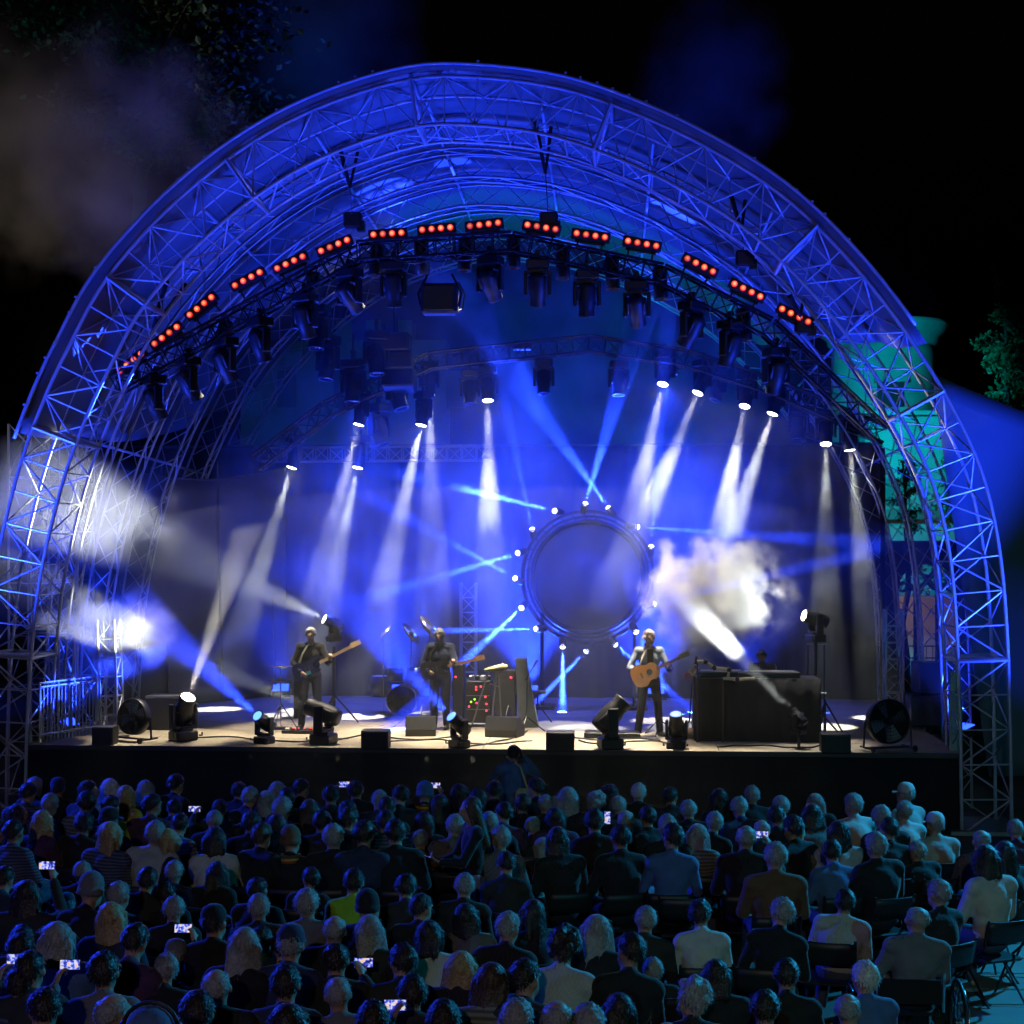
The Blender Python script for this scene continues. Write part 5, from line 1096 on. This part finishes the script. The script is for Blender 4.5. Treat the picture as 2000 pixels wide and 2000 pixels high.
HC = {'d': 'dark', 'b': 'brown', 'g': 'grey', 'w': 'white', 'y': 'fair', 'n': 'navy', 'k': 'black', 'o': 'orange'}
rows = {}
for j, (e, k, x, z) in enumerate(placed): rows.setdefault(k, []).append((x, j))
rank = {}
for k in rows:
    for i, (x, j) in enumerate(sorted(rows[k])): rank[j] = i
krank = {k: i for i, k in enumerate(sorted(rows))}
phonem = pm('phone case', (.012, .012, .014), .4, 0, 0)
scrm = bpy.data.materials.new('phone picture of the stage'); scrm.use_nodes = True; _n = scrm.node_tree; _b = _n.nodes['Principled BSDF']
_tc = _n.nodes.new('ShaderNodeTexCoord'); _v = _n.nodes.new('ShaderNodeTexNoise'); _v.inputs['Scale'].default_value = 38; _v.inputs['Detail'].default_value = 2; _v.noise_dimensions = '4D'; _oi = _n.nodes.new('ShaderNodeObjectInfo'); _ml = _n.nodes.new('ShaderNodeMath'); _ml.operation = 'MULTIPLY'; _ml.inputs[1].default_value = 40; _n.links.new(_oi.outputs['Random'], _ml.inputs[0]); _n.links.new(_ml.outputs[0], _v.inputs['W'])
_r = _n.nodes.new('ShaderNodeValToRGB'); el_ = _r.color_ramp.elements; el_[0].position = .36; el_[0].color = (.01, .01, .08, 1); el_[1].position = .66; el_[1].color = (1, .55, .25, 1)
_e = el_.new(.46); _e.color = (.08, .12, .9, 1); _e = el_.new(.56); _e.color = (.7, .75, 1, 1)
_n.links.new(_tc.outputs['Object'], _v.inputs['Vector']); _n.links.new(_v.outputs['Fac'], _r.inputs[0]); _n.links.new(_r.outputs[0], _b.inputs['Emission Color']); _b.inputs['Emission Strength'].default_value = 1.0; _b.inputs['Base Color'].default_value = (.01, .01, .01, 1)
scrm.cycles.emission_sampling = 'NONE'
phb = MB().box((0, 0, 0), (.155, .009, .078), bev=.004).mesh('phone_body'); phs = MB().box((0, -.0056, 0), (.142, .002, .068)).mesh('screen')
chm = pm('black folding chair plastic', (.02, .02, .022), .45, 0, .2, 6); platem = pm('small white seat number plate', (.7, .7, .7), .5, 0, 0)
ch_seat = MB().box((0, .02, .45), (.42, .42, .035), bev=.012).mesh('seat'); ch_back = MB().sheet(lambda u, v: V(((u - .5) * .44, -.2 - .05 * v + .03 * (1 - (2 * u - 1) ** 2) * -1, .63 + .21 * v)), 8, 3, .018).mesh('backrest', True)
ch_plate = MB().box((0, -.262, .76), (.05, .006, .028)).mesh('number_plate')
def chleg(s): return MB().path([(s * .225, -.262, .86), (s * .225, -.2, .6), (s * .22, .02, .42), (s * .22, .24, .01)], .012, 6).mesh('side_frame')
def chleg2(s): return MB().path([(s * .205, .16, .44), (s * .205, -.02, .25), (s * .205, -.26, .01)], .012, 6).mesh('rear_leg')
CHL = [(chleg(-1), 'side_frame'), (chleg(1), 'side_frame'), (chleg2(-1), 'rear_leg'), (chleg2(1), 'rear_leg')]
def chair(x, y, rz, label, near):
    t = thing('folding_chair', (x, y, 0), rz, label, 'chair', 'folding chairs of the audience')
    for me, nm in ((ch_seat, 'seat'), (ch_back, 'backrest')): inst(me, nm, chm, t, world=False)
    for me, nm in CHL if near else CHL: inst(me, nm, chm if nm != 'x' else chm, t, world=False)
    if near: inst(ch_plate, 'number_plate', platem, t, world=False)
    return t
def wnum(i): return ORD[i] if i < len(ORD) else 'last'
for j, (e, k, x, z) in enumerate(placed):
    px, py, st_, hc, cc = e; y = Y0 - k * PITCH; scl = z / (1.28 if st_ not in 'ce' else 1.30); rnd = random.Random(j * 7 + 1); vi = rnd.randrange(6)
    if st_ in 'ce': look = '%s %s' % (HC.get(hc, {'b': 'blue', 'g': 'grey'}.get(hc, 'dark')) if hc != 'b' else 'blue', 'cap' if st_ == 'c' else 'knit hat')
    else: look = HN[st_] % HC[hc]
    lab = 'person with %s in %s, %s from left in row %s' % (look, COLN[cc], wnum(rank[j]), ['one', 'two', 'three', 'four', 'five', 'six', 'seven', 'eight', 'nine', 'ten', 'eleven', 'twelve', 'thirteen', 'fourteen', 'fifteen'][krank[k]])
    rz = rnd.gauss(0, .2) + math.atan2(x * .06, 1)
    (ms, Mh), J_ = VAR[vi]
    if j in hold_of:
        hx, hy_, vert = PH[hold_of[j]]; hp_ = atY(hx, hy_, y + .42 * scl); loc = V((x, y, 0)); lp = (hp_ - loc) / scl; s = 1 if lp.x > 0 else -1
        wr = lp + V((.035 * s, -.07, -.09)); sh = V((.178 * s, -.02, .94)); dv = wr - sh; 
        if dv.length > .52: wr = sh + dv.normalized() * .52; hp_ = loc + (wr - V((.035 * s, -.07, -.09))) * scl
        el = (sh + wr) / 2 + V((.1 * s, .02, -.12)); ms, Mh = figure(SEAT, {'R' if s > 0 else 'L': (el, wr, (-.3 * s, .35, .9), (-.7 * s, .6, 0), .7)}, 0., 0, 0, 1.0, .015); rz = 0.
        t = thing('phone', hp_, 0, 'glowing phone held up by the %s person from left in row %s' % (wnum(rank[j]), lab.split()[-1]), 'phone', 'phones filming the concert')
        M_ = Matrix.Translation(hp_) @ Matrix.Rotation(YAW, 4, 'Z') @ (Matrix.Rotation(math.pi / 2, 4, 'Y') if vert else Matrix.Identity(4)) @ Matrix.Rotation(-.12, 4, 'X')
        inst(phb, 'phone_body', phonem, t, M_); inst(phs, 'screen', scrm, t, M_)
    hmat = HAIR[hc] if hc in HAIR and st_ not in 'ce' else (CM.get({'n': 'n', 'k': 'k', 'w': 'w', 'g': 'g', 'o': 'o', 'b': 'b'}.get(hc, 'k')))
    o = person((x, y, 0), rz, ms, Mh, skin if rnd.random() < .8 else skin2, rnd.choice(PAT.get(cc, [CM[cc]])) if cc != 'r' else CM['k'], trm if rnd.random() < .7 else jeans, st_, hmat, lab, 'seated audience', scale=scl, k=rnd.randrange(3), wide=rnd.uniform(.96, 1.06) if abs(px - 1767.9) > 1 else 1.2)
    o.rotation_euler = (rnd.gauss(0, .035), rnd.gauss(0, .045), rz)
    if st_ == 'c': inst(HM['m'][0], 'hair', HAIR['d' if cc == 'k' else 'g'], o, Mh, world=False)
    if cc == 'r':       # striped scarf round the neck
        for q_, col in enumerate(('r', 'Y', 'o')): sm(MB().path([(.09 * math.cos(a * .5236) * 1.1, .075 * math.sin(a * .5236) - .01, .985 + q_ * .022) for a in range(12)], .022, 6, True).build('scarf', CM[col], o, world=False))
    if k >= 1 and abs(px - 1767.9) > 1:
        chair(x, y - .03, rz, 'black folding chair under the %s person from left in row %s' % (wnum(rank[j]), lab.split()[-1]), py > 1560)
# two empty chairs on the right
for i, (px, py, lb) in enumerate(((1895, 1752, 'empty folding chair with pale seat by the right aisle'), (1330, 1760, 'empty folding chair in the gap at centre right'))):
    q = atZ(px, py, .76); c_ = chair(q.x, q.y, 0, lb, True)
# standing woman in the aisle looking at her phone
q = atY(924, 1559, -8.35); ms, Mh = figure(STAND, {'L': ((-.22, .16, 1.13), (-.16, .38, 1.14), (.1, .6, .3), (.3, -.3, 1), .8), 'R': ((.24, .12, 1.12), (.05, .36, 1.1), (-.4, .6, .2), (0, -.3, 1), .8)}, -.1, -.22, 0, .95, .012)
o = person((q.x, -8.35, 0), 1.9, ms, Mh, skin, CM['k'], pm('pale blue jeans', (.2, .26, .36), .8, 0, .3, 10, .6, 20), 'l', HAIR['b'], 'woman standing in the aisle in black top and blue jeans', scale=q.z / 1.75, k=1, cname='black_top'); shoes(o, ms['shoes'])
pp = V((q.x, -8.35, 0)) + Matrix.Rotation(1.9, 3, 'Z') @ V((-.06, .46, 1.16)) * (q.z / 1.75); t = thing('phone', pp, 0, 'phone in the hands of the woman standing in the aisle', 'phone', 'phones filming the concert')
M_ = Matrix.Translation(pp) @ Matrix.Rotation(1.9 + .4, 4, 'Z') @ Matrix.Rotation(-.9, 4, 'X'); inst(phb, 'phone_body', phonem, t, M_); inst(phs, 'screen', scrm, t, M_)
# hooded person close to the camera at the bottom edge
q = atY(292, 1966, CAMP.y + 8.6); ms, Mh = figure(STAND, None, 0, 0, 0, 1.1, .014)
o = person((q.x, q.y, 0), 0, ms, Mh, skin, CM['b'], trm, None, None, 'hooded person with headphones close by at the bottom left edge', scale=q.z / 1.79, cname='hooded_jacket'); shoes(o, ms['shoes'])
hd = blobmesh(MB().ell((0, -.03, .03), (.135, .13, .125)).ell((0, -.03, -.1), (.12, .1, .08)), 'hood', .014, 3); inst(hd, 'hood', CM['b'], o, Mh, world=False)
MB().path([Mh @ V((.15 * math.cos(a * math.pi / 10), -.01, .03 + .135 * math.sin(a * math.pi / 10))) for a in range(11)], .013, 6).build('headphone_band', blackp, o, world=False)
for s in (-1, 1): sm(MB().ell(Mh @ V((s * .15, -.01, .02)), (.03, .045, .05)).build('headphone_cup', blackp, o, world=False))
# beige blanket over a chair beside the striped scarf
q = atZ(552, 1715, .72); bk = thing('draped_blanket', (q.x, q.y, 0), 0, 'beige blanket draped over a chair back behind the striped scarf', 'blanket')
sm(MB().sheet(lambda u, v: V((q.x - .2 + .4 * u, q.y - .06 - .07 * math.sin(u * 9) * v - .03 * v, .88 - .62 * v + .03 * math.sin(u * 5))), 24, 14, .012).build('cloth', CM['e'], bk))
sm(MB().sheet(lambda u, v: V((q.x - .2 + .4 * u, q.y - .06 + .16 * v, .885 + .02 * math.sin(u * 5) - .12 * v * v)), 24, 6, .012).build('fold', CM['e'], bk))
# wheelchair of the broad grey haired man at the right
wx = [p for p in placed if abs(p[0][0] - 1767.9) < 1][0]; wy = Y0 - wx[1] * PITCH; wxx = wx[2]
wc = thing('wheelchair', (wxx, wy, 0), 0, 'wheelchair with big spoked wheels at the right aisle', 'wheelchair')
for s in (-1, 1):
    c = V((wxx + s * .43, wy - .05, .36)); w_ = []
    sm(MB().path([c + V((0, .34 * math.cos(a * math.pi / 16), .34 * math.sin(a * math.pi / 16))) for a in range(32)], .017, 8, True).build('tyre', blackp, wc))
    sm(MB().path([c + V((s * .03, .29 * math.cos(a * math.pi / 16), .29 * math.sin(a * math.pi / 16))) for a in range(32)], .009, 6, True).build('push_rim', chrome, wc))
    for a in range(14): MB().tube(c, c + V((0, .33 * math.cos(a * math.pi / 7), .33 * math.sin(a * math.pi / 7))), .003, n=4).build('spoke', chrome, wc)
    MB().tube(c - V((.03, 0, 0)), c + V((.03, 0, 0)), .03, n=10).build('hub', chrome, wc)
    MB().path([(wxx + s * .27, wy - .25, .82), (wxx + s * .27, wy - .22, .5), (wxx + s * .27, wy + .3, .46), (wxx + s * .27, wy + .42, .12)], .014).build('side_frame', chrome, wc)
    MB().box((wxx + s * .28, wy + .02, .68), (.05, .32, .03), bev=.008).build('armrest', blackp, wc)
MB().box((wxx, wy - .24, .66), (.5, .02, .2)).build('back_sling', blackc, wc); MB().box((wxx, wy + .03, .46), (.5, .42, .03)).build('seat_sling', blackc, wc)
# ================================================================== haze and smoke
def volmat(name, dens, col=(.9, .92, .95), aniso=.2):
    m = bpy.data.materials.new(name); m.use_nodes = True; n = m.node_tree; n.nodes.remove(n.nodes['Principled BSDF'])
    v = n.nodes.new('ShaderNodeVolumePrincipled'); v.inputs['Color'].default_value = (*col, 1); v.inputs['Density'].default_value = dens; v.inputs['Anisotropy'].default_value = aniso
    n.links.new(v.outputs[0], n.nodes['Material Output'].inputs['Volume']); return m, n, v
def smoke(c, r, dens, scale, lo, hi, label, col=(.95, .96, .95), detail=4, soft=.5, dist=.0, rot=None, stretch=(1, 1, 1), step=1., aniso=.2):
    c = V(c); m, n, v = volmat('smoke ' + label, 0, col, aniso)
    tc = n.nodes.new('ShaderNodeTexCoord'); gr = n.nodes.new('ShaderNodeVectorMath'); gr.operation = 'LENGTH'
    nz = n.nodes.new('ShaderNodeTexNoise'); nz.inputs['Scale'].default_value = scale; nz.inputs['Detail'].default_value = detail; nz.inputs['Distortion'].default_value = dist
    mp = n.nodes.new('ShaderNodeMapping'); mp.inputs['Scale'].default_value = [q * k for q, k in zip(r, stretch)]; mp.inputs['Location'].default_value = (c.x, c.y, c.z)
    n.links.new(tc.outputs['Object'], mp.inputs['Vector']); n.links.new(mp.outputs['Vector'], nz.inputs['Vector']); n.links.new(tc.outputs['Object'], gr.inputs[0])
    a = n.nodes.new('ShaderNodeMath'); a.operation = 'MULTIPLY_ADD'; a.inputs[1].default_value = -1; a.inputs[2].default_value = 1; n.links.new(gr.outputs['Value'], a.inputs[0])   # 1 - r
    b = n.nodes.new('ShaderNodeMath'); b.operation = 'MULTIPLY_ADD'; b.inputs[1].default_value = soft; n.links.new(a.outputs[0], b.inputs[0]); n.links.new(nz.outputs['Fac'], b.inputs[2])
    mr = n.nodes.new('ShaderNodeMapRange'); mr.inputs['From Min'].default_value = lo; mr.inputs['From Max'].default_value = hi; mr.inputs['To Max'].default_value = dens; n.links.new(b.outputs[0], mr.inputs['Value'])
    ed = n.nodes.new('ShaderNodeMapRange'); ed.inputs['From Min'].default_value = 0; ed.inputs['From Max'].default_value = .25; n.links.new(a.outputs[0], ed.inputs['Value'])
    mu = n.nodes.new('ShaderNodeMath'); mu.operation = 'MULTIPLY'; n.links.new(mr.outputs[0], mu.inputs[0]); n.links.new(ed.outputs[0], mu.inputs[1]); n.links.new(mu.outputs[0], v.inputs['Density'])
    m.cycles.volume_step_rate = step
    M = Matrix.Translation(c) @ (rot.to_4x4() if rot is not None else Matrix.Identity(4)) @ Matrix.Diagonal((*r, 1))
    ob = inst(MB().box((0, 0, 0), (2, 2, 2)).mesh('smoke_cloud'), 'smoke_cloud', m, None, M); tag(ob, label, 'smoke', 'smoke clouds', 'stuff'); return ob
hz, _, _ = volmat('thin low haze', .010)
H = inst(MB().ell((0, 0, 0), (1, 1, 1), None, 48, 24).mesh('haze', True), 'haze', hz, None, Matrix.Translation((0, 2.6, 1.4)) @ Matrix.Diagonal((12, 6.6, 4, 1)))
tag(H, 'thin low haze over the deck catching the floor beams', 'haze', kind='stuff')
hz, _, _ = volmat('haze around the ring', .05)
H = inst(MB().ell((0, 0, 0), (1, 1, 1), None, 40, 20).mesh('haze', True), 'haze', hz, None, Matrix.Translation(rc_ + V((0, -.2, 0))) @ Matrix.Diagonal((3.0, 1.7, 2.5, 1)))
tag(H, 'blue glowing haze around the ring screen', 'haze', kind='stuff')
fog = smoke((0, 6.7, 6.0), (11, 4.2, 6.3), .13, 1.15, .50, 1.05, 'patchy thin haze hanging over the stage', soft=.36, detail=2, step=.5)
fog.name = 'haze'; del fog['group']
smoke(atY(1395, 1160, 1.35), (1.5, .85, 1.15), 2.6, 2.3, .60, .74, 'dense white billowing smoke cloud over the keyboards', soft=.42, detail=5, step=.6)
smoke(atY(205, 1232, 1.6), (1.35, .65, .9), 1.3, 2.1, .57, .75, 'bright white smoke puff beside the left railing', soft=.42, detail=5)
smoke(atY(110, 1010, 1.6), (2.4, 1.2, 1.7), .34, 1.1, .56, .9, 'broad pale smoke bank drifting at the left arch leg', soft=.6)
smoke(atY(160, 290, 4.5), (3.6, 1.5, 3.0), .34, .9, .56, .9, 'dim brown grey smoke drifting in the sky left of the arch', soft=.5, col=(.9, .85, .78))
smoke(atY(930, 950, 5.0), (1.6, .6, 1.0), .35, 1.2, .5, .9, 'grey smoke wisp left of the ring screen', soft=.6)
smoke(atY(1370, 950, 5.0), (1.9, .6, 1.3), .4, 1.2, .5, .9, 'grey smoke wisp above the right of the ring screen', soft=.6)
smoke(atY(1170, 1130, 5.2), (1.3, .5, .7), .4, 1.4, .5, .9, 'pale smoke wisp floating before the round screen', soft=.6)
smoke(atY(640, 70, 11.5), (2.6, 1.2, 2.4), .22, .7, .5, .95, 'blue lit smoke plume above the arch left of centre', soft=.5)
smoke(atY(1390, 180, 11.5), (2.0, 1.2, 2.6), .22, .8, .5, .95, 'blue lit smoke plume above the arch right of centre', soft=.5)

bpy.data.scenes.remove(WORK)
